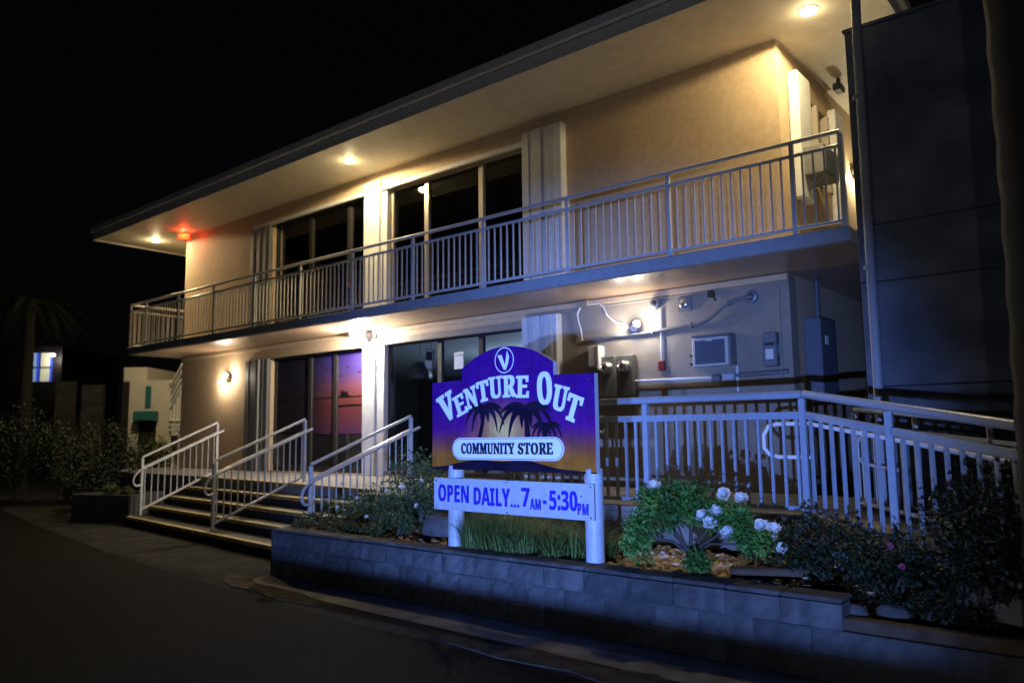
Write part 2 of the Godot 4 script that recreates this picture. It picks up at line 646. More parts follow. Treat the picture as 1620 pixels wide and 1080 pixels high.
# ---------------------------------------------------------------- setting
func ground() -> void:
	var st := mb()
	st.set_smooth_group(-1)
	quad(st, Vector3(-160, 0, 160), Vector3(160, 0, 160), Vector3(160, 0, -160), Vector3(-160, 0, -160))
	struct("road", done(st), mats.asphalt)
	# concrete strip along the wall and in front of the steps
	var edge := [Vector2(-30, -2.3), Vector2(-2.2, 3.15), Vector2(2.3, 3.95), Vector2(7.4, 4.68), Vector2(10.7, 5.0), Vector2(13.0, 5.15), Vector2(16.2, 5.22), Vector2(24, 5.3)]
	st = mb()
	st.set_smooth_group(-1)
	for i in edge.size() - 1:
		var p: Vector2 = edge[i]
		var q: Vector2 = edge[i + 1]
		quad(st, Vector3(p.x, 0.004, p.y - 0.16), Vector3(q.x, 0.004, q.y - 0.16), Vector3(q.x, 0.004, minf(q.y - 3.0, 1.0)), Vector3(p.x, 0.004, minf(p.y - 3.0, 1.0)))
	struct("pavement", done(st), mats.gutter)
	st = mb()
	st.set_smooth_group(-1)
	for i in edge.size() - 1:
		var p: Vector2 = edge[i]
		var q: Vector2 = edge[i + 1]
		quad(st, Vector3(p.x, 0.012, p.y), Vector3(q.x, 0.012, q.y), Vector3(q.x, 0.012, q.y - 0.16), Vector3(p.x, 0.012, p.y - 0.16))
		quad(st, Vector3(p.x, 0.0, p.y + 0.14), Vector3(q.x, 0.0, q.y + 0.14), Vector3(q.x, 0.012, q.y), Vector3(p.x, 0.012, p.y))
	struct("kerb", done(st), mats.gutter)
	st = mb()
	slab(st, PackedVector2Array([Vector2(11.0, 4.47), Vector2(24, 4.47), Vector2(24, 5.12), Vector2(16.2, 5.05), Vector2(13.0, 4.98), Vector2(11.0, 4.86)]), 0.0, 0.009)
	struct("gutter", done(st), mats.concrete)
	for d in [[[10.5, 4.72], [10.85, 4.70], [11.3, 4.86], [12.1, 4.88], [12.9, 5.02], [12.6, 5.08], [12.9, 5.16], [12.2, 5.20], [11.6, 5.10], [11.2, 5.12], [10.8, 4.98]], [[14.2, 5.10], [14.9, 5.12], [15.3, 5.02], [15.9, 5.10], [16.3, 5.02], [16.6, 5.20], [16.3, 5.42], [15.8, 5.30], [15.2, 5.36], [14.6, 5.28]]]:
		var p := []
		for q in d:
			p.append(Vector2(q[0], q[1]))
		drift(p)

func drift(poly: Array) -> void:
	var st := mb()
	slab(st, PackedVector2Array(poly), 0.002, 0.0145)
	struct("sand_drift", done(st), mats.sand)

const YS := 6.745
const YT := 3.764
const YB := 3.605
const ZB := 1.237
const ZE := 1.51
const YD := 0.80
const XR := 15.55

func building() -> void:
	var b := thing("store_building", "two storey tan stucco store with long balcony and deep eaves", "building")
	# --- walls, front in pieces round the openings, 0.25 thick
	var st := mb()
	bx(st, Vector3(0, YT, -0.25), Vector3(3.94, YS, 0))
	bx(st, Vector3(3.94, 6.40, -0.25), Vector3(11.3, YS, -0.002))
	bx(st, Vector3(11.3, YT, -0.25), Vector3(XR, YS, 0))
	obj("upper_wall", done(st), mats.tan, b)
	st = mb()
	bx(st, Vector3(0, 0, -0.25), Vector3(3.98, YB, 0))
	bx(st, Vector3(3.98, 3.36, -0.25), Vector3(11.25, YB, -0.002))
	bx(st, Vector3(3.98, 0, -0.25), Vector3(11.25, YD + 0.02, -0.01))
	obj("lower_wall", done(st), mats.tan, b)
	obj("kitchen_wall", boxmesh(Vector3(11.25, 0, -0.25), Vector3(XR, YB, 0.001)), mats.offwhite, b).set_meta("label", "off-white lower wall crowded with pipes and boxes")
	# side and back walls
	st = mb()
	bx(st, Vector3(XR - 0.25, YT, -0.36), Vector3(XR, YS, -0.25))
	bx(st, Vector3(XR - 0.25, 6.3, -2.0), Vector3(XR - 0.001, YS, -0.36))
	bx(st, Vector3(XR - 0.25, YT, -2.0), Vector3(XR - 0.001, 5.1, -0.36))
	bx(st, Vector3(XR - 0.25, YT, -9), Vector3(XR, YS, -2.0))
	bx(st, Vector3(0, YT, -9), Vector3(0.25, YS, -0.25))
	bx(st, Vector3(0.25, YT, -9), Vector3(XR - 0.25, YS, -8.75))
	obj("upper_wall", done(st), mats.tan, b)
	st = mb()
	bx(st, Vector3(XR - 0.25, 0, -9), Vector3(XR, YB, -0.25))
	bx(st, Vector3(0, 0, -9), Vector3(0.25, YB, -0.25))
	bx(st, Vector3(0.25, 0, -9), Vector3(XR - 0.25, YB, -8.75))
	obj("lower_wall", done(st), mats.tan, b)
	# --- floor slab with balcony all round
	st = mb()
	cbox(st, Vector3((-0.39 + 16.66) / 2.0, (YT + YB) / 2.0, (ZB - 9.2) / 2.0), Vector3(17.05, YT - YB, ZB + 9.2), 0.012)
	obj("balcony_slab", done(st), mats.fascia, b)
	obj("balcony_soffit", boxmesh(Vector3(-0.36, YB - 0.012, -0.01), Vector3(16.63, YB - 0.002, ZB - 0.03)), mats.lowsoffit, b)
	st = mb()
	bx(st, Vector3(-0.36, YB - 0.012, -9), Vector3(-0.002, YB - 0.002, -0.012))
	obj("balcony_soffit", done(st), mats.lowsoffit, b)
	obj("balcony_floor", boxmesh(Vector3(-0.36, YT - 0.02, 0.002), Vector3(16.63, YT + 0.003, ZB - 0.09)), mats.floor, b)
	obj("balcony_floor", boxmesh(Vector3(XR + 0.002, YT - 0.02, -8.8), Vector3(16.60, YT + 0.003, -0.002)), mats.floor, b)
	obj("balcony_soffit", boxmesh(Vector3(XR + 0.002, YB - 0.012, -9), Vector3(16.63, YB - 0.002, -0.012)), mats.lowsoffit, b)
	# mouldings under the balcony
	obj("moulding", cboxmesh(Vector3(0.02, 3.50, 0.002), Vector3(XR, 3.585, 0.05), 0.01), mats.tan, b)
	obj("moulding", cboxmesh(Vector3(11.3, 3.46, 0.004), Vector3(XR, 3.497, 0.035), 0.008), mats.offwhite, b)
	# --- roof with soffit, fascia, gutter
	var roof := mb()
	var x0 := -2.03
	var x1 := 16.95
	var z1 := ZE
	var z0 := -10.4
	bx(roof, Vector3(x0 + 0.03, YS + 0.012, z0 + 0.03), Vector3(x1 - 0.03, YS + 0.20, z1 - 0.03))
	roof.set_smooth_group(-1)
	var A := Vector3(x0, YS + 0.30, z1)
	var B := Vector3(x1, YS + 0.30, z1)
	var C := Vector3(x1, YS + 0.30, z0)
	var D := Vector3(x0, YS + 0.30, z0)
	var E := Vector3(x0 + 5.5, YS + 1.25, -4.45)
	var F := Vector3(x1 - 5.5, YS + 1.25, -4.45)
	quad(roof, A, B, F, E)
	quad(roof, C, D, E, F)
	tri(roof, B, C, F)
	tri(roof, D, A, E)
	var r := obj("roof", done(roof), mats.roof, b)
	obj("soffit", boxmesh(Vector3(x0 + 0.02, YS, z0 + 0.02), Vector3(x1 - 0.02, YS + 0.01, z1 - 0.02)), mats.soffit, r)
	st = mb()
	bx(st, Vector3(x0, YS - 0.03, z1 - 0.02), Vector3(x1, YS + 0.15, z1))
	bx(st, Vector3(x0, YS - 0.03, z0), Vector3(x0 + 0.02, YS + 0.15, z1 - 0.02))
	bx(st, Vector3(x1 - 0.02, YS - 0.03, z0), Vector3(x1, YS + 0.15, z1 - 0.02))
	bx(st, Vector3(x0, YS - 0.03, z0 - 0.02), Vector3(x1, YS + 0.15, z0))
	obj("fascia", done(st), mats.eave, r)
	st = mb()
	cbox(st, Vector3((x0 + x1) / 2.0, YS + 0.235, z1 + 0.03), Vector3(x1 - x0 + 0.1, 0.16, 0.08), 0.02)
	cbox(st, Vector3(x0 - 0.03, YS + 0.235, (z0 + z1) / 2.0 - 0.02), Vector3(0.08, 0.158, z1 - z0), 0.02)
	cbox(st, Vector3(x1 + 0.03, YS + 0.235, (z0 + z1) / 2.0 - 0.02), Vector3(0.08, 0.158, z1 - z0), 0.02)
	obj("gutter", done(st), mats.eave, r)
	# --- pilasters
	obj("pilaster", cboxmesh(Vector3(7.2, YT, -0.2), Vector3(7.66, 6.56, 0.06), 0.008), mats.trim, b).set_meta("label", "white upper pilaster between the balcony windows")
	obj("pilaster", cboxmesh(Vector3(7.2, YD, -0.2), Vector3(7.56, YB - 0.012, 0.06), 0.008), mats.trim, b).set_meta("label", "white lower pilaster under the bright lamp")
	obj("pilaster", cboxmesh(Vector3(7.562, YD, -0.2), Vector3(7.78, 3.36, 0.01), 0.006), mats.shutter, b)
	obj("pilaster", cboxmesh(Vector3(7.662, YT, -0.2), Vector3(7.84, 6.4, 0.01), 0.006), mats.shutter, b)
	# header trim over the windows
	obj("window_header", cboxmesh(Vector3(3.2, 6.33, 0.003), Vector3(7.197, 6.42, 0.07), 0.01), mats.shutter, b)
	obj("window_header", cboxmesh(Vector3(7.664, 6.33, 0.003), Vector3(11.9, 6.42, 0.07), 0.01), mats.shutter, b)
	obj("window_header", cboxmesh(Vector3(3.2, 3.28, 0.003), Vector3(7.197, 3.37, 0.06), 0.01), mats.tan, b)
	obj("window_header", cboxmesh(Vector3(7.564, 3.28, 0.003), Vector3(11.24, 3.40, 0.06), 0.01), mats.offwhite, b)
	# folded storm shutters: a stack of narrow accordion leaves
	shutter_stack(b, 3.17, 3.92, YT + 0.02, 6.33, 0.09, mats.dark_shutter)
	shutter_stack(b, 11.31, 12.12, YT + 0.02, 6.52, 0.13, mats.shutter)
	shutter_stack(b, 3.08, 3.96, YD, 3.28, 0.09, mats.dark_shutter)
	shutter_stack(b, 11.26, 11.98, YD, 3.44, 0.13, mats.shutter)
	obj("shutter_track", cboxmesh(Vector3(12.0, YT + 0.02, 0.002), Vector3(12.13, 6.50, 0.16), 0.008), mats.trim, b)
	obj("shutter_track", cboxmesh(Vector3(11.9, YD, 0.133), Vector3(11.99, 3.43, 0.17), 0.008), mats.trim, b)
	obj("shutter_track", cboxmesh(Vector3(3.62, YD, 0.093), Vector3(3.68, 3.28, 0.11), 0.006), mats.trim, b)
	# --- windows
	window(b, 3.94, 7.2, YT, 6.40, [5.24, 6.55], mats.frame, 0.0, [])
	window(b, 7.84, 11.3, YT, 6.40, [8.83, 10.2], mats.frame_light, 0.0, [0])
	window(b, 3.98, 7.2, YD + 0.02, 3.36, [5.30, 6.15], mats.frame, 0.03, [])
	window(b, 7.78, 11.25, YD + 0.02, 3.36, [9.17, 10.17], mats.frame, 0.03, [])
	mural(b)
	# rooms behind the glass
	st = mb()
	bx(st, Vector3(0.26, YT + 0.001, -6.0), Vector3(15.2, YT + 0.02, -0.26))
	bx(st, Vector3(0.26, YT + 0.02, -6.05), Vector3(15.2, YS - 0.1, -6.0))
	bx(st, Vector3(0.26, YS - 0.1, -6.0), Vector3(15.2, YS - 0.08, -0.26))
	obj("upstairs_room", done(st), mats.room, b)
	st = mb()
	bx(st, Vector3(0.3, YD, -8.0), Vector3(12.0, YD + 0.018, -0.26))
	bx(st, Vector3(0.3, YD + 0.02, -8.05), Vector3(12.0, 3.38, -8.0))
	bx(st, Vector3(0.26, YD, -8.0), Vector3(0.3, 3.38, -0.26))
	bx(st, Vector3(12.0, YD, -8.0), Vector3(12.04, 3.38, -0.26))
	obj("store_room", done(st), mats.room, b)
	obj("store_ceiling", boxmesh(Vector3(0.3, 3.38, -8.0), Vector3(12.0, 3.41, -0.26)), mats.trim, b)
	# side window with its shutter stacks, upper floor right
	obj("shutter", cboxmesh(Vector3(XR + 0.002, YT + 0.9, -0.86), Vector3(XR + 0.14, 6.42, -0.36), 0.01), mats.trim, b)
	obj("shutter", cboxmesh(Vector3(XR + 0.002, YT + 0.9, -2.45), Vector3(XR + 0.12, 6.42, -2.05), 0.01), mats.shutter, b)
	var w := obj("window", boxmesh(Vector3(XR - 0.2, 5.1, -1.96), Vector3(XR - 0.12, 6.3, -0.9)), mats.dark, b)
	obj("frame", cboxmesh(Vector3(XR - 0.1, 5.1, -1.52), Vector3(XR + 0.04, 6.3, -1.44), 0.006), mats.frame_light, w)
	obj("frame", cboxmesh(Vector3(XR - 0.1, 5.1, -2.04), Vector3(XR + 0.03, 6.3, -1.96), 0.006), mats.frame_light, w)

func shutter_stack(b: Node3D, xa: float, xb: float, ya: float, yb: float, deep: float, m: Material) -> void:
	var n := 6
	var w := (xb - xa) / n
	for i in n:
		var d: float = deep if i % 2 == 0 else deep - 0.010
		obj("shutter_leaf", cboxmesh(Vector3(xa + w * i + 0.003, ya, 0.002), Vector3(xa + w * (i + 1) - 0.003, yb, d), 0.008), m, b)

func window(b: Node3D, xa: float, xb: float, ya: float, yb: float, mull: Array, fm: Material, drop: float, bright: Array) -> void:
	var z := -0.14
	var w := obj("window", boxmesh(Vector3(xa, yb - 0.07 - drop, z - 0.03), Vector3(xb, yb - 0.002, z + 0.05)), fm, b)
	var st := mb()
	cbox(st, Vector3((xa + xb) / 2.0, ya + 0.05, z), Vector3(xb - xa, 0.1, 0.07), 0.005)
	obj("frame", done(st), fm, w)
	obj("frame", cboxmesh(Vector3(xa, ya + 0.1, z - 0.03), Vector3(xa + 0.07, yb - 0.075 - drop, z + 0.045), 0.005), fm, w)
	obj("frame", cboxmesh(Vector3(xb - 0.07, ya + 0.1, z - 0.03), Vector3(xb, yb - 0.075 - drop, z + 0.045), 0.005), fm, w)
	var edges := [xa + 0.07]
	for m in mull:
		obj("mullion", cboxmesh(Vector3(m - 0.055, ya + 0.1, z - 0.03), Vector3(m + 0.055, yb - 0.075 - drop, z + 0.045), 0.005), fm, w)
		edges.append(m - 0.055)
		edges.append(m + 0.055)
	edges.append(xb - 0.07)
	for i in range(0, edges.size(), 2):
		st = mb()
		st.set_smooth_group(-1)
		quad(st, Vector3(edges[i], ya + 0.1, z), Vector3(edges[i + 1], ya + 0.1, z), Vector3(edges[i + 1], yb - 0.075 - drop, z), Vector3(edges[i], yb - 0.075 - drop, z))
		obj("pane", done(st), mats.glass, w)

func blend(im: Image, x: int, y: int, c: Color, a: float) -> void:
	if x >= 0 and y >= 0 and x < im.get_width() and y < im.get_height() and a > 0.0:
		im.set_pixel(x, y, im.get_pixel(x, y).lerp(c, clampf(a, 0, 1)))

func stroke(im: Image, a: Vector2, m: Vector2, e: Vector2, r0: float, r1: float, c: Color) -> void:
	var n := 60
	for i in n + 1:
		var t := float(i) / n
		var p := a.lerp(m, t).lerp(m.lerp(e, t), t)
		var r: float = lerpf(r0, r1, t)
		for y in range(int(p.y - r - 1), int(p.y + r + 2)):
			for x in range(int(p.x - r - 1), int(p.x + r + 2)):
				blend(im, x, y, c, r + 0.5 - Vector2(x, y).distance_to(p))

func printed(called: String, im: Image, rough: float) -> StandardMaterial3D:
	var m := StandardMaterial3D.new()
	m.resource_name = called
	m.albedo_texture = ImageTexture.create_from_image(im)
	m.roughness = rough
	m.texture_repeat = false
	m.metallic_specular = 0.2
	mats[called] = m
	return m

func grad(stops: Array, t: float) -> Color:
	for i in stops.size() - 1:
		if t <= stops[i + 1][0]:
			var k: float = (t - stops[i][0]) / (stops[i + 1][0] - stops[i][0])
			return (stops[i][1] as Color).lerp(stops[i + 1][1], clampf(k, 0, 1))
	return stops[-1][1]

func mural(b: Node3D) -> void:
	# sunset print that covers the window panes from the inside
	var W := 512
	var H := 320
	var im := Image.create(W, H, false, Image.FORMAT_RGB8)
	var stops := [[0.0, lin(0.16, 0.10, 0.66)], [0.24, lin(0.26, 0.15, 0.66)], [0.42, lin(0.60, 0.20, 0.32)], [0.56, lin(0.60, 0.17, 0.15)], [0.66, lin(0.52, 0.13, 0.12)], [0.80, lin(0.50, 0.14, 0.18)], [1.0, lin(0.42, 0.14, 0.40)]]
	var n := FastNoiseLite.new()
	n.seed = 4
	n.frequency = 0.02
	for y in H:
		for x in W:
			var t := float(y) / H + 0.03 * n.get_noise_2d(x * 0.4, y * 2.0)
			var cc := grad(stops, clampf(t, 0, 1))
			var left_shade := clampf((330.0 + 50.0 * n.get_noise_2d(x, y * 1.3) - x) / 170.0, 0, 1)  # shade put into the print: left panes darkened, away from the pilaster lamp
			im.set_pixel(x, y, (cc.srgb_to_linear() * 0.22).linear_to_srgb().lerp(lin(0.012, 0.012, 0.02), left_shade * 0.85))
	var ink := lin(0.006, 0.004, 0.006)
	for q in [[372, 92], [470, 84], [330, 70], [410, 60]]:
		stroke(im, Vector2(q[0] - 9, q[1] - 3), Vector2(q[0] - 4, q[1] - 5), Vector2(q[0], q[1] + 2), 0.8, 1.6, ink)
		stroke(im, Vector2(q[0], q[1] + 2), Vector2(q[0] + 4, q[1] - 6), Vector2(q[0] + 10, q[1] - 4), 1.6, 0.8, ink)
	# the line of the far shore and a wooded islet
	for x in range(0, W):
		var h := 2.0 + 2.0 * n.get_noise_1d(x * 1.5) + (11.0 * exp(-pow((x - 392.0) / 26.0, 2)) if x > 300 else 0.0)
		for y in range(int(176 - h), 180):
			blend(im, x, y, ink, 0.8)
	for k in 26:
		var px := 374.0 + rng.randf() * 40.0
		stroke(im, Vector2(px, 178), Vector2(px, 168), Vector2(px + rng.randf_range(-3, 3), 150 + rng.randf() * 16), 1.2, 2.8, ink)
	stroke(im, Vector2(356, 212), Vector2(430, 208), Vector2(510, 211), 4.5, 3.5, ink)
	for k in 8:
		var px := 370.0 + rng.randf() * 60.0
		stroke(im, Vector2(px, 222), Vector2(px + 3, 236), Vector2(px + rng.randf_range(-4, 4), 250 + rng.randf() * 14), 2.0, 0.8, lin(0.12, 0.03, 0.05))
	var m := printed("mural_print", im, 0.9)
	var spans := [[4.06, 5.24], [5.36, 6.09], [6.21, 7.12]]
	for s in spans:
		var st := mb()
		st.set_smooth_group(-1)
		var u0: float = (s[0] - 4.06) / 3.06
		var u1: float = (s[1] - 4.06) / 3.06
		var ya := 1.60
		var yb := 3.25
		var z := -0.134
		for v in [[0, 0], [2, 2], [1, 1], [0, 0], [3, 3], [2, 2]]:
			var k: int = v[0]
			var px: float = s[0] if k in [0, 3] else s[1]
			var py: float = ya if k < 2 else yb
			st.set_uv(Vector2(u0 if k in [0, 3] else u1, 1.0 if k < 2 else 0.0))
			st.add_vertex(Vector3(px, py, z))
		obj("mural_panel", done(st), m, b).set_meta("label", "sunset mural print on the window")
		obj("dark_panel", boxmesh(Vector3(s[0], YD + 0.12, -0.165), Vector3(s[1], 1.597, -0.144)), mats.dark, b)
		obj("backing", boxmesh(Vector3(s[0], 1.60, -0.165), Vector3(s[1], 3.25, -0.146)), mats.dark, b)

# ---------------------------------------------------------------- steps, deck, ramp, railings
func lerp_z(x: float, zl: float, zr: float) -> float:
	return lerpf(zl, zr, (x - 4.4) / 6.0)

func steps_and_ramp() -> void:
	var t := thing("porch_deck", "raised concrete porch deck in front of the store windows", "deck")
	var st := mb()
	slab(st, PackedVector2Array([Vector2(-0.3, 1.75), Vector2(4.35, 1.75), Vector2(4.35, 1.795), Vector2(10.45, 2.295), Vector2(10.45, 2.85), Vector2(16.62, 2.85), Vector2(16.62, 0.012), Vector2(-0.3, 0.012)]), 0.0, YD - 0.001)
	obj("slab", done(st), mats.deck, t)
	st = mb()
	slab(st, PackedVector2Array([Vector2(4.36, 1.803), Vector2(10.44, 2.303), Vector2(10.44, 2.21), Vector2(4.36, 1.71)]), YD - 0.045, YD + 0.003)
	obj("edge_strip", done(st), mats.nosing, t)
	obj("edge_kerb", cboxmesh(Vector3(12.6, YD, 2.62), Vector3(16.62, YD + 0.06, 2.87), 0.01), mats.deck, t)
	# steps
	var s := thing("entrance_steps", "flight of dark concrete steps with worn yellow nosings", "steps")
	var zl := [3.2, 2.8, 2.43, 2.10]
	var zr := [3.83, 3.38, 3.02, 2.66]
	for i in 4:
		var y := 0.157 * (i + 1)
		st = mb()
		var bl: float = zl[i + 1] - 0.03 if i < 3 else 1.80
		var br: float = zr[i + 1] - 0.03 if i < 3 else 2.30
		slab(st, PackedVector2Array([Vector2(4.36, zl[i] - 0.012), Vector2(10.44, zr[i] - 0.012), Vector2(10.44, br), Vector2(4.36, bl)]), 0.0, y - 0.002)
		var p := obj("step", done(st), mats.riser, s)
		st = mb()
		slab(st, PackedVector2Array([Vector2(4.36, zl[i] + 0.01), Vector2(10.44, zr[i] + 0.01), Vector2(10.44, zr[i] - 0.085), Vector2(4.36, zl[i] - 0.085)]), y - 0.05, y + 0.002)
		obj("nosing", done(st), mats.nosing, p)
	# ramp slab to the right, falling away from the deck
	var rp := thing("access_ramp", "concrete access ramp falling from the porch towards the right", "ramp")
	st = mb()
	st.set_smooth_group(-1)
	var a0 := Vector3(16.62, YD - 0.002, 2.85)
	var a1 := Vector3(18.25, 0.55, 3.95)
	var c0 := Vector3(16.62, YD - 0.002, 1.36)
	var c1 := Vector3(18.9, 0.55, 2.7)
	quad(st, a0, a1, c1, c0)
	quad(st, Vector3(a0.x, 0, a0.z), Vector3(a1.x, 0, a1.z), a1, a0)
	quad(st, Vector3(a1.x, 0, a1.z), Vector3(c1.x, 0, c1.z), c1, a1)
	quad(st, Vector3(c1.x, 0, c1.z), Vector3(c0.x, 0, c0.z), c0, c1)
	obj("slab", done(st), mats.deck, rp)

	# balcony railing
	var b := thing("balcony_railing", "long white balcony railing with square balusters and tubular handrail", "railing")
	var ps := []
	var xs := [-0.33, 0.49, 2.05, 3.61, 5.17, 6.72, 8.28, 9.84, 11.40, 12.96, 14.52, 16.08, 16.62]
	xs = [-0.33]
	for k in range(-2, 9):
		xs.append(3.6086 + 1.5585 * k)
	xs.append(16.61)
	for x in xs:
		ps.append((x + 0.33) / 16.94)
	rail_run(b, Vector3(-0.33, YT, ZB - 0.04), Vector3(16.61, YT, ZB - 0.04), 1.07, ps, 0.12, mats.rail, 0.026, 0.16, 0.07)
	rail_run(b, Vector3(-0.33, YT, -8.0), Vector3(-0.33, YT, ZB - 0.08), 1.07, [0.2, 0.4, 0.6, 0.8], 0.12, mats.rail, 0.026, 0.16, 0.07)

	# stair railings
	stair_rail("white stair railing at the far left edge of the steps", Vector3(4.45, 0.157, 2.98), Vector3(4.45, YD, 1.5), 1.06)
	stair_rail("white stair railing down the middle of the steps", Vector3(7.75, 0.157, 3.40), Vector3(7.75, YD, 1.75), 1.06)
	stair_rail("white stair railing at the right of the steps above the rose bushes", Vector3(10.40, 0.157, 3.53), Vector3(10.40, YD, 1.75), 1.06)

	# ramp railings
	var r := thing("ramp_railing", "front white ramp railing that bends and falls to the right behind the sign", "railing")
	var p0 := Vector3(13.15, YD + 0.06, 2.75)
	var p1 := Vector3(16.58, YD + 0.06, 2.78)
	var p2 := Vector3(18.33, 0.56, 3.95)
	rail_run(r, p0, p1, 1.06, [0.0, 0.535, 1.0], 0.118, mats.rail_blue_lit, 0.036, 0.185, 0.06, true, 0.065, 0.025, 0.028)
	rail_run(r, p1 + Vector3(0.03, 0, 0.02), p2, 1.06, [0.47, 1.0], 0.125, mats.rail_blue_lit, 0.036, 0.185, 0.06, true, 0.065, 0.025, 0.028)
	# looped handrail on the inner side
	st = mb()
	var off := Vector3(-0.07, 0, -0.09)
	tube(st, [Vector3(16.62, 1.36, 2.66), Vector3(16.3, 1.36, 2.66), Vector3(16.22, 1.38, 2.66), Vector3(16.17, 1.44, 2.66), Vector3(16.17, 1.56, 2.66), Vector3(16.22, 1.64, 2.66), Vector3(16.3, 1.66, 2.66), p1 + Vector3(0.0, 0.80, -0.12), p1.lerp(p2, 0.5) + Vector3(0.05, 0.80, -0.1), p2 + Vector3(0.05, 0.80, -0.1)], 0.019, 8)
	obj("handrail", done(st), mats.white_paint, r)
	st = mb()
	tube(st, [Vector3(13.35, 1.60, 2.70), Vector3(14.42, 1.60, 2.70), Vector3(14.47, 1.64, 2.70), Vector3(14.47, 1.72, 2.70), Vector3(14.42, 1.76, 2.70), Vector3(13.35, 1.76, 2.70)], 0.016, 8)
	obj("handrail", done(st), mats.white_paint, r)
	var r2 := thing("ramp_railing", "rear white ramp railing nearer the building wall", "railing")
	var q1 := Vector3(16.66, YD, 1.50)
	var q2 := Vector3(18.6, 0.58, 2.75)
	rail_run(r2, q1, q2, 1.0, [0.0, 0.33, 0.66, 1.0], 0.16, mats.rail, 0.024, 0.16, 0.08)
	st = mb()
	tube(st, [q1 + Vector3(0.45, 0.42, 0.35), q1 + Vector3(0.1, 0.46, 0.1), q1 + Vector3(0.03, 0.52, 0.06), q1 + Vector3(0.03, 0.68, 0.06), q1 + Vector3(0.1, 0.74, 0.1), q2 + Vector3(0, 0.74, 0.08)], 0.018, 8)
	obj("handrail", done(st), mats.rail, r2)

func stair_rail(label: String, a: Vector3, b: Vector3, h: float) -> void:
	var t := thing("stair_railing", label, "railing")
	rail_run(t, a, b, h, [0.0, 1.0], 0.115, mats.rail, 0.022, 0.2, 0.10, false)
	# grab rail on brackets beside it, with a returned lower end
	var o := Vector3(0.09, 0, 0)
	var d := (b - a).normalized()
	var st := mb()
	var s := a + o + Vector3.UP * (h - 0.20)
	var e := b + o + Vector3.UP * (h - 0.20)
	tube(st, [s + Vector3(0, -0.27, 0.02), s - d * 0.09 + Vector3(0, -0.275, 0), s - d * 0.16 + Vector3(0, -0.25, 0), s - d * 0.205 + Vector3(0, -0.19, 0), s - d * 0.215 + Vector3(0, -0.12, 0), s - d * 0.185 + Vector3(0, -0.05, 0), s - d * 0.11 + Vector3(0, -0.008, 0), s, e, e + d * 0.1], 0.02, 8)
	obj("grab_rail", done(st), mats.rail, t)
	for f in [0.05, 0.5, 0.95]:
		var p := s.lerp(e, f)
		obj("bracket", tubemesh([p + Vector3(0, -0.01, 0), p - o + Vector3(0, -0.03, 0)], 0.008, 6), mats.rail, t)

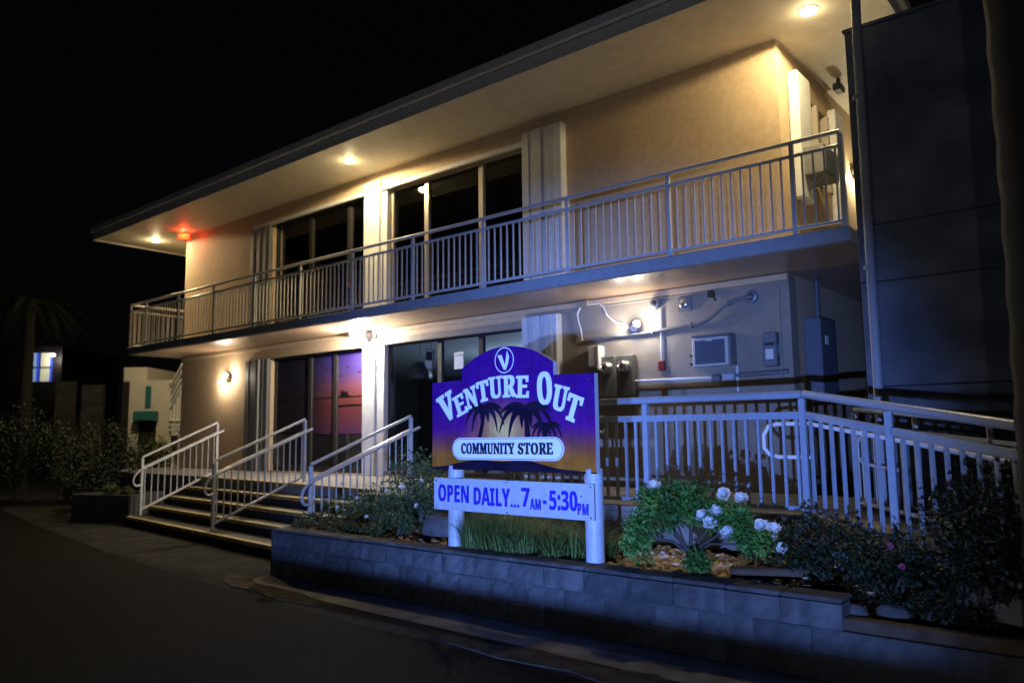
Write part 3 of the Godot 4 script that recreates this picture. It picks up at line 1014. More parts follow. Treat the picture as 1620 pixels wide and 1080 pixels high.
# ---------------------------------------------------------------- planter
func planter() -> void:
	var w := thing("planter_wall", "low retaining wall of grey split-face blocks along the road", "wall")
	var kinds := []
	for v in 6:
		var st := mb()
		st.set_smooth_group(-1)
		# a block 0.40 x 0.165 with a broken, uneven front
		var nx := 6
		var ny := 3
		var pts := []
		for j in ny + 1:
			var row := []
			for i in nx + 1:
				var x := -0.198 + 0.396 * i / nx
				var y := -0.081 + 0.162 * j / ny
				var edge := i == 0 or j == 0 or i == nx or j == ny
				row.append(Vector3(x, y, 0.0 if edge else rng.randf_range(0.008, 0.036)))
			pts.append(row)
		for j in ny:
			for i in nx:
				quad(st, pts[j][i], pts[j][i + 1], pts[j + 1][i + 1], pts[j + 1][i])
		var bk := -0.2
		quad(st, Vector3(-0.194, 0.079, 0), Vector3(0.194, 0.079, 0), Vector3(0.194, 0.079, bk), Vector3(-0.194, 0.079, bk))
		quad(st, Vector3(0.194, -0.079, 0), Vector3(0.194, -0.079, bk), Vector3(0.194, 0.079, bk), Vector3(0.194, 0.079, 0))
		quad(st, Vector3(-0.194, -0.079, bk), Vector3(-0.194, -0.079, 0), Vector3(-0.194, 0.079, 0), Vector3(-0.194, 0.079, bk))
		kinds.append(done(st))
	var cols := ["block_a", "block_b", "block_c", "block_a"]
	var z := 4.45
	for course in 3:
		var x := 10.93 + (0.2 if course % 2 == 0 else 0.4)
		while x < 21.5:
			if not (course == 2 and x > 17.3):
				obj("block", kinds[rng.randi() % 6], mats[cols[rng.randi() % 4]], w, Vector3(x, 0.0825 + course * 0.165, z + rng.randf_range(-0.006, 0.006)))
			x += 0.40
		# left return
		var zz := z - 0.2 - (0.2 if course % 2 == 0 else 0.0)
		while zz > 3.9:
			var o := obj("block", kinds[rng.randi() % 6], mats[cols[rng.randi() % 4]], w, Vector3(10.93, 0.0825 + course * 0.165, zz))
			o.rotation.y = -PI / 2
			zz -= 0.40
	# core and mortar behind the faces
	obj("core", boxmesh(Vector3(10.96, 0, 4.16), Vector3(17.1, 0.478, 4.43)), mats.block_b, w)
	obj("core", boxmesh(Vector3(17.1, 0, 4.16), Vector3(21.6, 0.318, 4.43)), mats.block_b, w)
	var x := 10.93
	while x < 17.2:
		obj("cap_stone", cboxmesh(Vector3(-0.199, 0, -0.12), Vector3(0.199, 0.03, 0.12), 0.012), mats[cols[rng.randi() % 4]], w, Vector3(x + 0.2, 0.4975 + rng.randf() * 0.003, 4.33))
		x += 0.4
	var soil := mb()
	soil.set_smooth_group(0)
	var n := FastNoiseLite.new()
	n.seed = 8
	n.frequency = 0.8
	var hgt := func(px: float, pz: float) -> float:
		var base := 0.47 if px < 17.0 else 0.33
		return base + 0.035 * n.get_noise_2d(px * 2.0, pz * 2.0) + (3.9 - pz) * 0.03
	var nx := 60
	for i in nx:
		for j in 10:
			var xa := 10.5 + 11.0 * i / nx
			var xb := 10.5 + 11.0 * (i + 1) / nx
			var za := 4.25 - 1.45 * j / 10.0
			var zb := 4.25 - 1.45 * (j + 1) / 10.0
			quad(soil, Vector3(xa, hgt.call(xa, za), za), Vector3(xb, hgt.call(xb, za), za), Vector3(xb, hgt.call(xb, zb), zb), Vector3(xa, hgt.call(xa, zb), zb))
	struct("planting_bed", done(soil), mats.soil)
	# pebbles
	var pm := rock_mesh(Vector3(0.027, 0.022, 0.024), 3)
	var mm := MultiMesh.new()
	mm.transform_format = MultiMesh.TRANSFORM_3D
	mm.use_colors = true
	mm.mesh = pm
	var N := 1900
	mm.instance_count = N
	for i in N:
		var px := rng.randf_range(15.3, 16.6) if i % 4 else rng.randf_range(12.2, 18.4)
		var pz := 4.24 - pow(rng.randf(), 1.2) * 1.1
		var y: float = hgt.call(px, pz) + rng.randf_range(0.004, 0.022)
		var bs := Basis(Vector3.UP, rng.randf() * TAU) * Basis(Vector3.RIGHT, rng.randf_range(-1.2, 1.2))
		mm.set_instance_transform(i, Transform3D(bs.scaled(Vector3.ONE * rng.randf_range(0.6, 1.5)), Vector3(px, y, pz)))
		var k := rng.randf_range(0.45, 1.15)
		mm.set_instance_color(i, Color(k, k * rng.randf_range(0.84, 0.98), k * rng.randf_range(0.66, 0.94)))
	var mi := MultiMeshInstance3D.new()
	mi.name = "gravel"
	mi.multimesh = mm
	mats.pebble.vertex_color_use_as_albedo = true
	mi.material_override = mats.pebble
	mi.set_meta("kind", "stuff")
	tag(mi, "tan and brown gravel scattered over the planting bed", "gravel")
	add_child(mi)
	var rk := obj("rock", rock_mesh(Vector3(0.30, 0.19, 0.2), 21), mats.stone, self, Vector3(12.95, 0.58, 3.62))
	tag(rk, "large grey boulder left of the sign's left post", "rock")
	var pl := obj("timber", cboxmesh(Vector3(-0.28, 0, -0.06), Vector3(0.28, 0.10, 0.06), 0.012), mats.wood, self, Vector3(16.62, 0.47, 3.85))
	pl.rotation.y = 0.5
	tag(pl, "short brown timber lying on the gravel right of the rose tree", "timber")
	var edging := obj("timber", cboxmesh(Vector3(-1.2, 0, -0.05), Vector3(1.2, 0.08, 0.05), 0.01), mats.wood, self, Vector3(18.2, 0.325, 4.36))
	tag(edging, "long brown timber edging on the low wall beneath the dark bushes", "timber")
	for q in [[17.15, 4.15, 0.09, 5], [17.34, 4.2, 0.07, 6], [17.55, 4.12, 0.08, 7]]:
		var o := obj("rock", rock_mesh(Vector3(q[2] * 1.3, q[2], q[2]), q[3]), mats.stone, self, Vector3(q[0], 0.40, q[1]))
		tag(o, ["small grey rock at the step in the wall, leftmost of three", "small grey rock between two others under the dark bush", "small grey rock rightmost of the three under the dark bush"][q[3] - 5], "rock", "small rocks in the bed")

# ---------------------------------------------------------------- sign
func store_sign() -> void:
	var s := thing("store_sign", "purple sunset store sign with white lettering on two white posts", "sign", Vector3(14.365, 0.5, 4.22))
	var ox := 14.365
	var oy := 0.5
	var V := func(x: float, y: float) -> Vector2: return Vector2(x - ox, y - oy)
	# outline of the board
	var poly := PackedVector2Array([V.call(13.40, 1.262), V.call(15.35, 1.262), V.call(15.35, 2.11), V.call(14.92, 2.118)])
	for k in 17:
		var t := k / 16.0
		var x := lerpf(14.92, 13.81, t)
		poly.append(V.call(x, 2.236 + 0.18 * (1.0 - pow((x - 14.365) / 0.555, 2))))
	poly.append(V.call(13.81, 2.126))
	poly.append(V.call(13.40, 2.118))
	var st := mb()
	prism(st, poly, -0.025, 0.028)
	var board := obj("board", done(st), mats.sign_edge, s)
	# printed face
	var W := 640
	var H := 400
	var im := Image.create(W, H, false, Image.FORMAT_RGB8)
	var x0 := 13.40
	var x1 := 15.35
	var y0 := 1.262
	var y1 := 2.42
	var stops := [[0.0, lin(0.055, 0.005, 0.17)], [0.50, lin(0.058, 0.005, 0.165)], [0.66, lin(0.10, 0.010, 0.15)], [0.77, lin(0.22, 0.05, 0.06)], [0.87, lin(0.36, 0.11, 0.018)], [1.0, lin(0.40, 0.13, 0.010)]]
	for y in H:
		for x in W:
			var c := grad(stops, float(y) / H)
			var d := Vector2((x - 305.0) / 140.0, (y - 270.0) / 95.0).length()
			c = c.lerp(lin(0.74, 0.26, 0.04), clampf(1.25 - d, 0, 1) * 0.85)
			c = c.lerp(lin(0.90, 0.62, 0.20), clampf(0.75 - d, 0, 1) * 1.3)
			im.set_pixel(x, y, c)
	var ink := lin(0.010, 0.006, 0.02)
	# palm silhouettes: trunk and hanging fronds
	for pal in [[Vector2(228, 205), Vector2(196, 330), 0.74], [Vector2(392, 214), Vector2(398, 330), 0.95], [Vector2(470, 262), Vector2(452, 340), 0.5]]:
		var top: Vector2 = pal[0]
		var k: float = pal[2]
		stroke(im, pal[1], (top + pal[1]) / 2.0 + Vector2(7, 0), top, 12.0 * k, 8.0 * k, ink)
		for f in [[-108, 66, -70, -50], [-70, 92, -52, -30], [-104, 4, -52, -46], [108, 62, 70, -50], [72, 92, 54, -30], [100, 0, 52, -46], [-14, 52, -20, 0], [22, 50, 22, 0]]:
			stroke(im, top, top + Vector2(f[2], f[3]) * k, top + Vector2(f[0], f[1]) * k, 19.0 * k, 2.0, ink)
	# island
	for x in W:
		var tx := float(x) / W
		var h := 26.0 * exp(-pow((tx - 0.45) / 0.32, 6)) + 8.0 * sin(tx * 24.0) * 0.3 + 6.0
		for y in range(int(H - h), H):
			im.set_pixel(x, y, ink)
	# sun fade, rain streaks and dust on the print
	var wear := FastNoiseLite.new()
	wear.seed = 31
	wear.frequency = 0.012
	wear.fractal_octaves = 5
	for y in H:
		for x in W:
			var k := 1.0 + 0.16 * wear.get_noise_2d(x, y * 0.7) + 0.10 * wear.get_noise_2d(x * 6.0, y * 0.35 + 900.0)
			var c := im.get_pixel(x, y)
			c = Color(c.r * k, c.g * k, c.b * k).lerp(lin(0.20, 0.19, 0.20), clampf(0.05 + 0.10 * wear.get_noise_2d(x * 0.8 + 300.0, y), 0, 1))
			im.set_pixel(x, y, c)
	var m := printed("sign_print", im, 0.6)
	st = mb()
	st.set_smooth_group(-1)
	var idx := Geometry2D.triangulate_polygon(poly)
	for i in range(0, idx.size(), 3):
		var a := poly[idx[i]]
		var b := poly[idx[i + 1]]
		var c := poly[idx[i + 2]]
		if (b - a).cross(c - a) > 0:
			var q := b
			b = c
			c = q
		for p in [a, b, c]:
			st.set_uv(Vector2((p.x + ox - x0) / (x1 - x0), (y1 - (p.y + oy)) / (y1 - y0)))
			st.add_vertex(Vector3(p.x, p.y, 0.031))
	obj("printed_face", done(st), m, board)
	# letters along the arch
	var L := [["V", 13.615, 1.872, 0.225, 0.275, 24.0], ["E", 13.787, 1.885, 0.155, 0.205, 22.0], ["N", 13.935, 1.952, 0.165, 0.205, 16.0], ["T", 14.090, 2.006, 0.155, 0.200, 10.0], ["U", 14.247, 2.036, 0.165, 0.205, 4.0], ["R", 14.416, 2.040, 0.165, 0.205, 1.0], ["E", 14.572, 2.028, 0.150, 0.203, -2.0], ["O", 14.823, 2.004, 0.165, 0.295, 1.0], ["U", 14.992, 1.908, 0.165, 0.225, -14.0], ["T", 15.130, 1.818, 0.165, 0.235, -20.0]]
	for l in L:
		text("letter", l[0], "Droid Serif", 700, Vector3(l[1] - ox, l[2] - oy, 0.036), l[3], l[4], l[5], mats.letter_white, s, 0.006, 0.028)
	# emblem: a V in a ring
	st = mb()
	st.set_smooth_group(-1)
	for k in 40:
		var w0 := TAU * k / 40
		var w1 := TAU * (k + 1) / 40
		var c0 := Vector3(cos(w0), sin(w0), 0)
		var c1 := Vector3(cos(w1), sin(w1), 0)
		var o := Vector3(0.116, 0.122, 1)
		var n := Vector3(0.107, 0.113, 1)
		quad(st, c0 * o, c1 * o, c1 * n, c0 * n)
	var e := obj("emblem_ring", done(st), mats.letter_white, s, Vector3(14.354 - ox, 2.285 - oy, 0.034))
	st = mb()
	prism(st, PackedVector2Array([Vector2(-0.078, 0.048), Vector2(-0.03, 0.052), Vector2(0.012, -0.045), Vector2(0.018, -0.03), Vector2(0.038, 0.085), Vector2(0.062, 0.03), Vector2(0.052, -0.02), Vector2(0.022, -0.092), Vector2(-0.004, -0.088)]), -0.002, 0.003)
	obj("emblem_letter", done(st), mats.letter_white, s, Vector3(14.354 - ox, 2.285 - oy, 0.036))
	# name plate, a white pill with a thin inner line
	var pill := func(w: float, h: float) -> PackedVector2Array:
		var p := PackedVector2Array()
		var r := h / 2.0
		for k in 13:
			var a := -PI / 2 + PI * k / 12
			p.append(Vector2(w / 2.0 - r + cos(a) * r, sin(a) * r))
		for k in 13:
			var a := PI / 2 + PI * k / 12
			p.append(Vector2(-w / 2.0 + r + cos(a) * r, sin(a) * r))
		return p
	st = mb()
	prism(st, pill.call(1.335, 0.208), -0.006, 0.006)
	var np := obj("name_plate", done(st), mats.letter_white, s, Vector3(14.36 - ox, 1.466 - oy, 0.040))
	np.rotation.z = 0.004
	st = mb()
	st.set_smooth_group(-1)
	var pa: PackedVector2Array = pill.call(1.315, 0.19)
	var pb: PackedVector2Array = pill.call(1.305, 0.18)
	for k in pa.size():
		var k2 := (k + 1) % pa.size()
		quad(st, Vector3(pa[k].x, pa[k].y, 0.0075), Vector3(pa[k2].x, pa[k2].y, 0.0075), Vector3(pb[k2].x, pb[k2].y, 0.0075), Vector3(pb[k].x, pb[k].y, 0.0075))
	obj("border_line", done(st), mats.letter_black, np)
	text("lettering", "COMMUNITY", "Droid Serif", 700, Vector3(-0.215, 0.002, 0.009), 0.665, 0.105, 0, mats.letter_black, np, 0.004, 0.025)
	text("lettering", "STORE", "Droid Serif", 700, Vector3(0.355, 0.002, 0.009), 0.395, 0.105, 0, mats.letter_black, np, 0.004, 0.025)
	# posts
	for px in [13.655, 15.268]:
		st = mb()
		tube(st, [Vector3(px - ox, -0.06, -0.045), Vector3(px - ox, 0.80, -0.045)], 0.080, 20)
		obj("post", done(st), mats.plate, s)
	# hours plate
	st = mb()
	cbox(st, Vector3(14.392 - ox, 1.028 - oy, 0.052), Vector3(1.885, 0.305, 0.014), 0.003)
	var hp := obj("hours_plate", done(st), mats.plate, s)
	var cz := 0.061
	var H0 := oy + 0.0
	var T := [["OPEN", 13.717, 1.037, 0.405, 0.165], ["DAILY", 14.205, 1.027, 0.445, 0.165], ["7", 14.607, 1.040, 0.095, 0.165], ["AM", 14.718, 0.985, 0.120, 0.095], ["-", 14.822, 1.008, 0.040, 0.03], ["5:30", 15.020, 1.030, 0.295, 0.172], ["PM", 15.225, 0.968, 0.110, 0.095]]
	for q in T:
		text("lettering", q[0], "Droid Sans", 700, Vector3(q[1] - ox, q[2] - H0, cz), q[3], q[4], 0, mats.letter_blue, hp, 0.004, 0.012)
	for k in 3:
		obj("lettering", boxmesh(Vector3(-0.012, -0.013, -0.002), Vector3(0.012, 0.013, 0.002)), mats.letter_blue, hp, Vector3(14.447 + k * 0.037 - ox, 0.958 - oy, cz))
	var sm := tubemesh([Vector3(0, 0, 0), Vector3(0, 0, 0.006)], 0.009, 8)
	for q in [[13.485, 1.155], [14.392, 1.165], [15.305, 1.155], [13.485, 0.9], [14.392, 0.892], [15.305, 0.9], [15.21, 1.075]]:
		obj("screw", sm, mats.grey_metal, hp, Vector3(q[0] - ox, q[1] - oy, 0.0595))
	obj("screw", sm, mats.chrome, board, Vector3(15.29 - ox, 2.06 - oy, 0.032))

# ---------------------------------------------------------------- lamps
const WARM_E := 5.0
func lamps() -> void:
	var warm := lin(1.0, 0.79, 0.43)
	var white := lin(1.0, 0.86, 0.66)
	var names := ["round white ceiling lamp at the far left end of the eave", "round white ceiling lamp over the middle white pilaster", "round white ceiling lamp over the right corner of the balcony"]
	var at := [Vector3(-0.935, YS, 0.37), Vector3(7.682, YS, 0.806), Vector3(16.13, YS, 0.44)]
	var es := [18.0, 11.0, 9.5]
	for i in 3:
		var t := thing("ceiling_lamp", names[i], "lamp", at[i], 0.0, "ceiling lamps under the eave")
		var st := mb()
		lathe(st, [Vector2(0.118, -0.001), Vector2(0.118, -0.008), Vector2(0.0, -0.008)], 24)
		obj("base", done(st), mats.pvc, t)
		st = mb()
		lathe(st, [Vector2(0.0, -0.042), Vector2(0.06, -0.040), Vector2(0.095, -0.032), Vector2(0.112, -0.0085)], 24)
		obj("lens", done(st), mats.lamp_warm, t)
		omni(t, Vector3(0, -0.12, 0), warm, es[i] * 0.016, 0.07)
		var dn := SpotLight3D.new()
		dn.name = "lamp_light"
		dn.light_color = warm
		dn.light_energy = es[i]
		dn.light_size = 0.08
		dn.spot_range = 40.0
		dn.spot_attenuation = 2.0
		dn.spot_angle = 89.0
		dn.spot_angle_attenuation = 0.12
		dn.shadow_enabled = true
		t.add_child(dn, true)
		dn.position = Vector3(0, -0.06, 0)
		dn.rotation.x = -PI / 2
	# twin wall floodlights of the lower floor
	twin("white twin wall floodlight on the tan wall left of the mural", Vector3(2.25, 2.97, 0.0), [Vector3(-0.13, -0.1, 0.13), Vector3(0.12, 0.02, 0.15)], white, 0.75)
	twin("bright twin floodlight on the off-white wall above the meters", Vector3(13.28, 3.09, 0.0), [Vector3(-0.06, 0.0, 0.17), Vector3(0.13, 0.03, 0.17)], lin(1.0, 0.92, 0.82), 0.55)
	twin("dazzling white floodlight at the top of the lower pilaster", Vector3(7.40, 3.48, 0.06), [Vector3(0.0, -0.05, 0.20)], lin(1.0, 0.92, 0.82), 12.0)
	# lamp on the side wall behind the tower
	twin("bright white wall lamp on the side wall behind the tower", Vector3(XR, 5.75, -3.25), [Vector3(0.12, -0.05, 0.0)], lin(1, 0.86, 0.55), 1.2)
	# exit sign
	var ex := thing("exit_sign", "small red lit EXIT sign hanging under the eave corner", "sign", Vector3(0.50, 6.60, 0.33), PI * 0.30)
	obj("housing", cboxmesh(Vector3(-0.16, -0.10, -0.025), Vector3(0.16, 0.10, 0.025), 0.006), mats.dark, ex)
	obj("stem", tubemesh([Vector3(0, 0.10, 0), Vector3(0, 0.144, 0)], 0.015, 8), mats.dark, ex)
	obj("lit_face", boxmesh(Vector3(-0.148, -0.088, 0.0255), Vector3(0.148, 0.088, 0.029)), mats.exit_red, ex)
	obj("lit_top", boxmesh(Vector3(-0.13, 0.1005, -0.015), Vector3(-0.04, 0.104, 0.015)), mats.exit_red, ex)
	mat("exit_letter", lin(0.9, 0.42, 0.12), 0.6)
	mats.exit_letter.emission_enabled = true
	mats.exit_letter.emission = lin(1.0, 0.35, 0.08)
	mats.exit_letter.emission_energy_multiplier = 1.5
	text("lettering", "EXIT", "Droid Sans", 700, Vector3(0, 0, 0.0315), 0.22, 0.115, 0, mats.exit_letter, ex, 0.003)
	omni(ex, Vector3(0, 0.06, 0.09), lin(1.0, 0.06, 0.02), 0.22, 0.04)
	omni(ex, Vector3(-0.05, 0.11, -0.05), lin(1.0, 0.06, 0.02), 0.05, 0.03)
	# ceiling light inside the shop
	var cl := thing("shop_light", "dim cool ceiling light inside the shop behind the glass", "lamp", Vector3(8.9, 3.36, -4.4))
	obj("diffuser", cboxmesh(Vector3(-0.5, -0.04, -0.15), Vector3(0.5, 0.0, 0.15), 0.01), glow("shop_glow", lin(0.5, 0.62, 0.9), 0.4), cl)
	omni(cl, Vector3(0, -0.35, 0), lin(0.42, 0.66, 1.0), 12.0, 0.15)
	# twin flood lamps across the road that light the sign
	var fl := thing("flood_light", "pair of bluish white flood lamps on a low stand across the road", "lamp", Vector3(19.5, 0, 14.0))
	obj("stand", cboxmesh(Vector3(-0.8, 0.0, -0.05), Vector3(0.8, 0.6, 0.05), 0.02), mats.grey_metal, fl)
	for k in 2:
		var hx: float = [0.6, -0.6][k]
		var hy := 0.75
		var az := deg_to_rad([25.5, 30.5][k])
		var el := deg_to_rad(3.0)
		var dir := Vector3(-sin(az) * cos(el), sin(el), -cos(az) * cos(el))
		var st := mb()
		var tr := Transform3D(Basis.looking_at(dir, Vector3.UP), Vector3(hx, hy, 0))
		cbox(st, Vector3(0, 0, 0.07), Vector3(0.26, 0.2, 0.12), 0.02, tr)
		obj("housing", done(st), mats.grey_metal, fl)
		st = mb()
		box(st, Vector3(0, 0, 0.004), Vector3(0.22, 0.16, 0.008), tr)
		obj("lamp_face", done(st), mats.lamp_blue, fl)
		var sp := SpotLight3D.new()
		sp.name = "flood_spot"
		sp.light_color = lin(0.145, 0.30, 1.0)
		sp.light_energy = [170.0, 118.0][k]
		sp.light_size = 0.02
		sp.spot_range = 60.0
		sp.spot_attenuation = 2.0
		sp.spot_angle = 15.5
		sp.spot_angle_attenuation = 0.7
		sp.shadow_enabled = true
		fl.add_child(sp, true)
		sp.position = Vector3(hx, hy, 0) + dir * 0.03
		sp.basis = Basis.looking_at(dir, Vector3.UP)
		omni(fl, Vector3(hx, hy + 0.02, 0) + dir * 0.05, lin(0.80, 0.86, 1.0), 4.5, 0.08)  # added neutral fill that lifts fascia and surroundings, apart from the blue beam
	var gr := thing("shadow_rail", "unseen pipe rail added to cast a shadow band on the planter wall", "railing")  # added rail out of view, shades the lower courses of the planter wall
	obj("rail", tubemesh([Vector3(8, 0.613, 12.0), Vector3(26, 0.613, 12.0)], 0.028, 10), mats.grey_metal, gr)
	for k in 7:
		obj("post", tubemesh([Vector3(8.2 + k * 2.9, 0, 12.02), Vector3(8.2 + k * 2.9, 0.60, 12.02)], 0.02, 8), mats.grey_metal, gr)

func twin(label: String, at: Vector3, heads: Array, c: Color, e: float) -> void:
	var t := thing("wall_lamp", label, "lamp", at)
	var along := Vector3(heads[0].x, 0, heads[0].z) if at.x >= XR - 0.01 else Vector3(0, 0, 1)
	along = along.normalized()
	obj("base", tubemesh([Vector3.ZERO, along * 0.035], 0.055, 16), mats.pvc, t)
	for h in heads:
		var d: Vector3 = (h - along * 0.03).normalized()
		obj("arm", tubemesh([along * 0.03, h - d * 0.05], 0.012, 8), mats.pvc, t)
		var st := mb()
		var up := Vector3.UP if absf(d.y) < 0.9 else Vector3.RIGHT
		var bs := Basis.looking_at(d, up) * Basis(Vector3.RIGHT, -PI / 2)
		lathe(st, [Vector2(0.02, -0.05), Vector2(0.035, -0.03), Vector2(0.055, 0.02)], 16, Transform3D(bs, h))
		obj("shade", done(st), mats.pvc, t)
		st = mb()
		lathe(st, [Vector2(0.0, 0.045), Vector2(0.03, 0.04), Vector2(0.05, 0.024), Vector2(0.0, 0.015)], 16, Transform3D(bs, h))
		obj("bulb", done(st), mats.lamp_white, t)
		omni(t, h + d * 0.075, c, e, 0.04)

# ---------------------------------------------------------------- fittings on the walls
func wall_fittings() -> void:
	# conduit across the off-white wall
	var z := 0.06
	var pts := []
	for p in [[15.10, 3.334], [14.865, 3.323], [14.685, 3.25], [14.497, 3.115], [14.337, 3.045], [13.876, 3.018], [13.368, 2.992], [12.941, 3.0], [12.548, 2.975]]:
		pts.append(Vector3(p[0], p[1], z))
	var t := thing("conduit", "grey conduit sweeping across the off-white wall from flange to box", "pipe")
	obj("pipe", tubemesh(pts, 0.026, 10), mats.grey_metal, t)
	for p in [[14.2, 3.038], [13.6, 3.005], [14.75, 3.285]]:
		obj("clamp", cboxmesh(Vector3(-0.015, -0.035, -0.06), Vector3(0.015, 0.035, 0.03), 0.004), mats.grey_metal, t, Vector3(p[0], p[1], z))
	disc("wall_flange", "round dark flange where the grey conduit meets the wall", "flange", Vector3(15.06, 3.335, 0.002), 0.09, 0.05, mats.grey_metal)
	disc("round_vent", "round dark vent cap high on the off-white wall", "vent", Vector3(13.66, 3.40, 0.04), 0.085, 0.07, mats.grey_metal)
	var sv := thing("square_vent", "square dark vent with round hood beside the round vent cap", "vent", Vector3(14.10, 3.35, 0.002))
	obj("frame", cboxmesh(Vector3(-0.10, -0.10, 0), Vector3(0.10, 0.10, 0.04), 0.008), mats.grey_metal, sv)
	var st := mb()
	lathe(st, [Vector2(0.07, 0.04), Vector2(0.07, 0.07), Vector2(0.05, 0.085), Vector2(0.0, 0.09)], 16, Transform3D(Basis(Vector3.RIGHT, PI / 2), Vector3.ZERO))
	obj("hood", done(st), mats.chrome, sv)
	var jb := thing("junction_box", "small dark junction box right of the square vent", "box", Vector3(14.50, 3.44, 0.002))
	obj("body", cboxmesh(Vector3(-0.045, -0.045, 0), Vector3(0.045, 0.045, 0.06), 0.006), mats.dark, jb)
	obj("knob", tubemesh([Vector3(0.03, -0.05, 0.03), Vector3(0.06, -0.09, 0.03)], 0.018, 8), mats.dark, jb)
	var pj := thing("junction_box", "white junction box at the top of the wall feeding two cables", "box", Vector3(12.44, 3.54, 0.052))
	obj("body", cboxmesh(Vector3(-0.12, -0.05, 0), Vector3(0.10, 0.04, 0.07), 0.008), mats.offwhite, pj)
	obj("cover", cboxmesh(Vector3(-0.10, -0.03, 0.07), Vector3(0.08, 0.03, 0.076), 0.003), mats.offwhite, pj)
	cable("white cable dropping straight from the junction box towards the sign", [[12.36, 3.50], [12.30, 3.40], [12.315, 3.30], [12.36, 3.15], [12.385, 2.98]])
	cable("white cable looping to the right from the junction box", [[12.54, 3.52], [12.70, 3.52], [12.78, 3.45], [12.84, 3.32], [12.97, 3.21], [13.1, 3.17]])
	# fire alarm riser
	var fp := thing("alarm_riser", "thin pale pipe with a red pull box at its foot", "pipe")
	obj("pipe", tubemesh([Vector3(13.72, 3.32, 0.03), Vector3(13.72, 2.56, 0.03)], 0.017, 8), mats.pvc, fp)
	obj("pull_box", cboxmesh(Vector3(13.665, 2.44, 0.002), Vector3(13.765, 2.58, 0.06), 0.008), mats.red, fp)
	# window air conditioner through the wall
	var ac := thing("air_conditioner", "white air conditioner with dark grille set in the off-white wall", "air conditioner", Vector3(14.515, 2.645, 0.0))
	obj("case", cboxmesh(Vector3(-0.255, -0.195, -0.1), Vector3(0.255, 0.195, 0.18), 0.012), mats.ac, ac)
	obj("grille", cboxmesh(Vector3(-0.215, -0.165, 0.18), Vector3(0.215, 0.155, 0.186), 0.004), mats.ac_grille, ac)
	for k in 13:
		obj("slat", boxmesh(Vector3(-0.213, -0.153 + k * 0.0235, 0.186), Vector3(0.213, -0.148 + k * 0.0235, 0.191)), mats.ac_grille, ac)
	obj("badge", boxmesh(Vector3(-0.05, 0.14, 0.187), Vector3(0.05, 0.165, 0.192)), mats.ac, ac)
	obj("hood", cboxmesh(Vector3(-0.26, 0.20, 0.0), Vector3(0.30, 0.225, 0.20), 0.006), mats.grey_metal, ac)
	obj("flank", cboxmesh(Vector3(0.262, -0.19, 0.0), Vector3(0.30, 0.196, 0.19), 0.006), mats.grey_metal, ac)
	for q in [[14.16, 2.62], [14.165, 2.50]]:
		var o := obj("wall_plug", tubemesh([Vector3.ZERO, Vector3(0, 0, 0.03)], 0.016, 8), mats.dark, self, Vector3(q[0], q[1], 0.002))
		tag(o, "small dark plug left of the air conditioner, " + ("upper of two" if q[1] > 2.55 else "lower of two"), "plug", "plugs by the air conditioner")
	# breaker box
	var br := thing("breaker_box", "blue-grey switch box with white label near the wall corner", "box", Vector3(15.30, 2.62, 0.002))
	obj("body", cboxmesh(Vector3(-0.09, -0.22, 0), Vector3(0.09, 0.22, 0.12), 0.012), mats.grey_metal, br)
	obj("label_plate", boxmesh(Vector3(-0.05, -0.13, 0.121), Vector3(0.05, 0.0, 0.124)), mats.paper, br)
	obj("lever", cboxmesh(Vector3(0.09, -0.06, 0.03), Vector3(0.13, 0.06, 0.06), 0.006), mats.grey_metal, br)
	obj("latch", boxmesh(Vector3(-0.06, 0.05, 0.121), Vector3(0.06, 0.08, 0.126)), mats.dark, br)
	# electric meters
	for q in [[12.86, 2.53], [13.16, 2.53]]:
		var mtr := thing("electric_meter", "round glass electric meter, " + ("left of the pair" if q[0] < 13 else "right of the pair") + " above the ramp railing", "meter", Vector3(q[0], q[1], 0.002), 0.0, "pair of electric meters")
		obj("backplate", cboxmesh(Vector3(-0.13, -0.42, 0), Vector3(0.13, 0.17, 0.10), 0.01), mats.grey_metal, mtr)
		st = mb()
		lathe(st, [Vector2(0.09, 0.10), Vector2(0.09, 0.13), Vector2(0.078, 0.135), Vector2(0.078, 0.2), Vector2(0.06, 0.22), Vector2(0.0, 0.225)], 20, Transform3D(Basis(Vector3.RIGHT, PI / 2), Vector3.ZERO))
		obj("dial", done(st), mats.chrome, mtr)
	var cab := thing("meter_cabinet", "narrow pale cabinet left of the electric meters", "cabinet", Vector3(12.66, 2.72, 0.002))
	obj("body", cboxmesh(Vector3(-0.10, -0.16, 0), Vector3(0.06, 0.15, 0.16), 0.01), mats.plate, cab)
	obj("edge", cboxmesh(Vector3(0.062, -0.22, 0), Vector3(0.09, 0.15, 0.17), 0.006), mats.trim, cab)
	# pipes along the foot of the wall
	var lp := thing("pipe_run", "pale horizontal pipes with valves low on the off-white wall", "pipe")
	obj("pipe", tubemesh([Vector3(13.05, 2.315, 0.05), Vector3(14.5, 2.30, 0.05)], 0.022, 8), mats.pvc, lp)
	obj("pipe", tubemesh([Vector3(14.75, 2.31, 0.05), Vector3(15.5, 2.33, 0.05)], 0.03, 8), mats.grey_metal, lp)
	obj("valve", cboxmesh(Vector3(14.48, 2.24, 0.02), Vector3(14.60, 2.34, 0.12), 0.02), mats.grey_metal, lp)
	obj("valve", cboxmesh(Vector3(14.63, 2.25, 0.02), Vector3(14.80, 2.35, 0.12), 0.02), mats.plate, lp)
	obj("pipe", tubemesh([Vector3(14.83, 2.44, 0.05), Vector3(14.83, 2.1, 0.05)], 0.02, 8), mats.pvc, lp)
	var cp := thing("corner_pipe", "thin vertical pipe just left of the right wall corner", "pipe")
	obj("pipe", tubemesh([Vector3(15.42, 3.4, 0.04), Vector3(15.42, 2.25, 0.04)], 0.018, 8), mats.offwhite, cp)
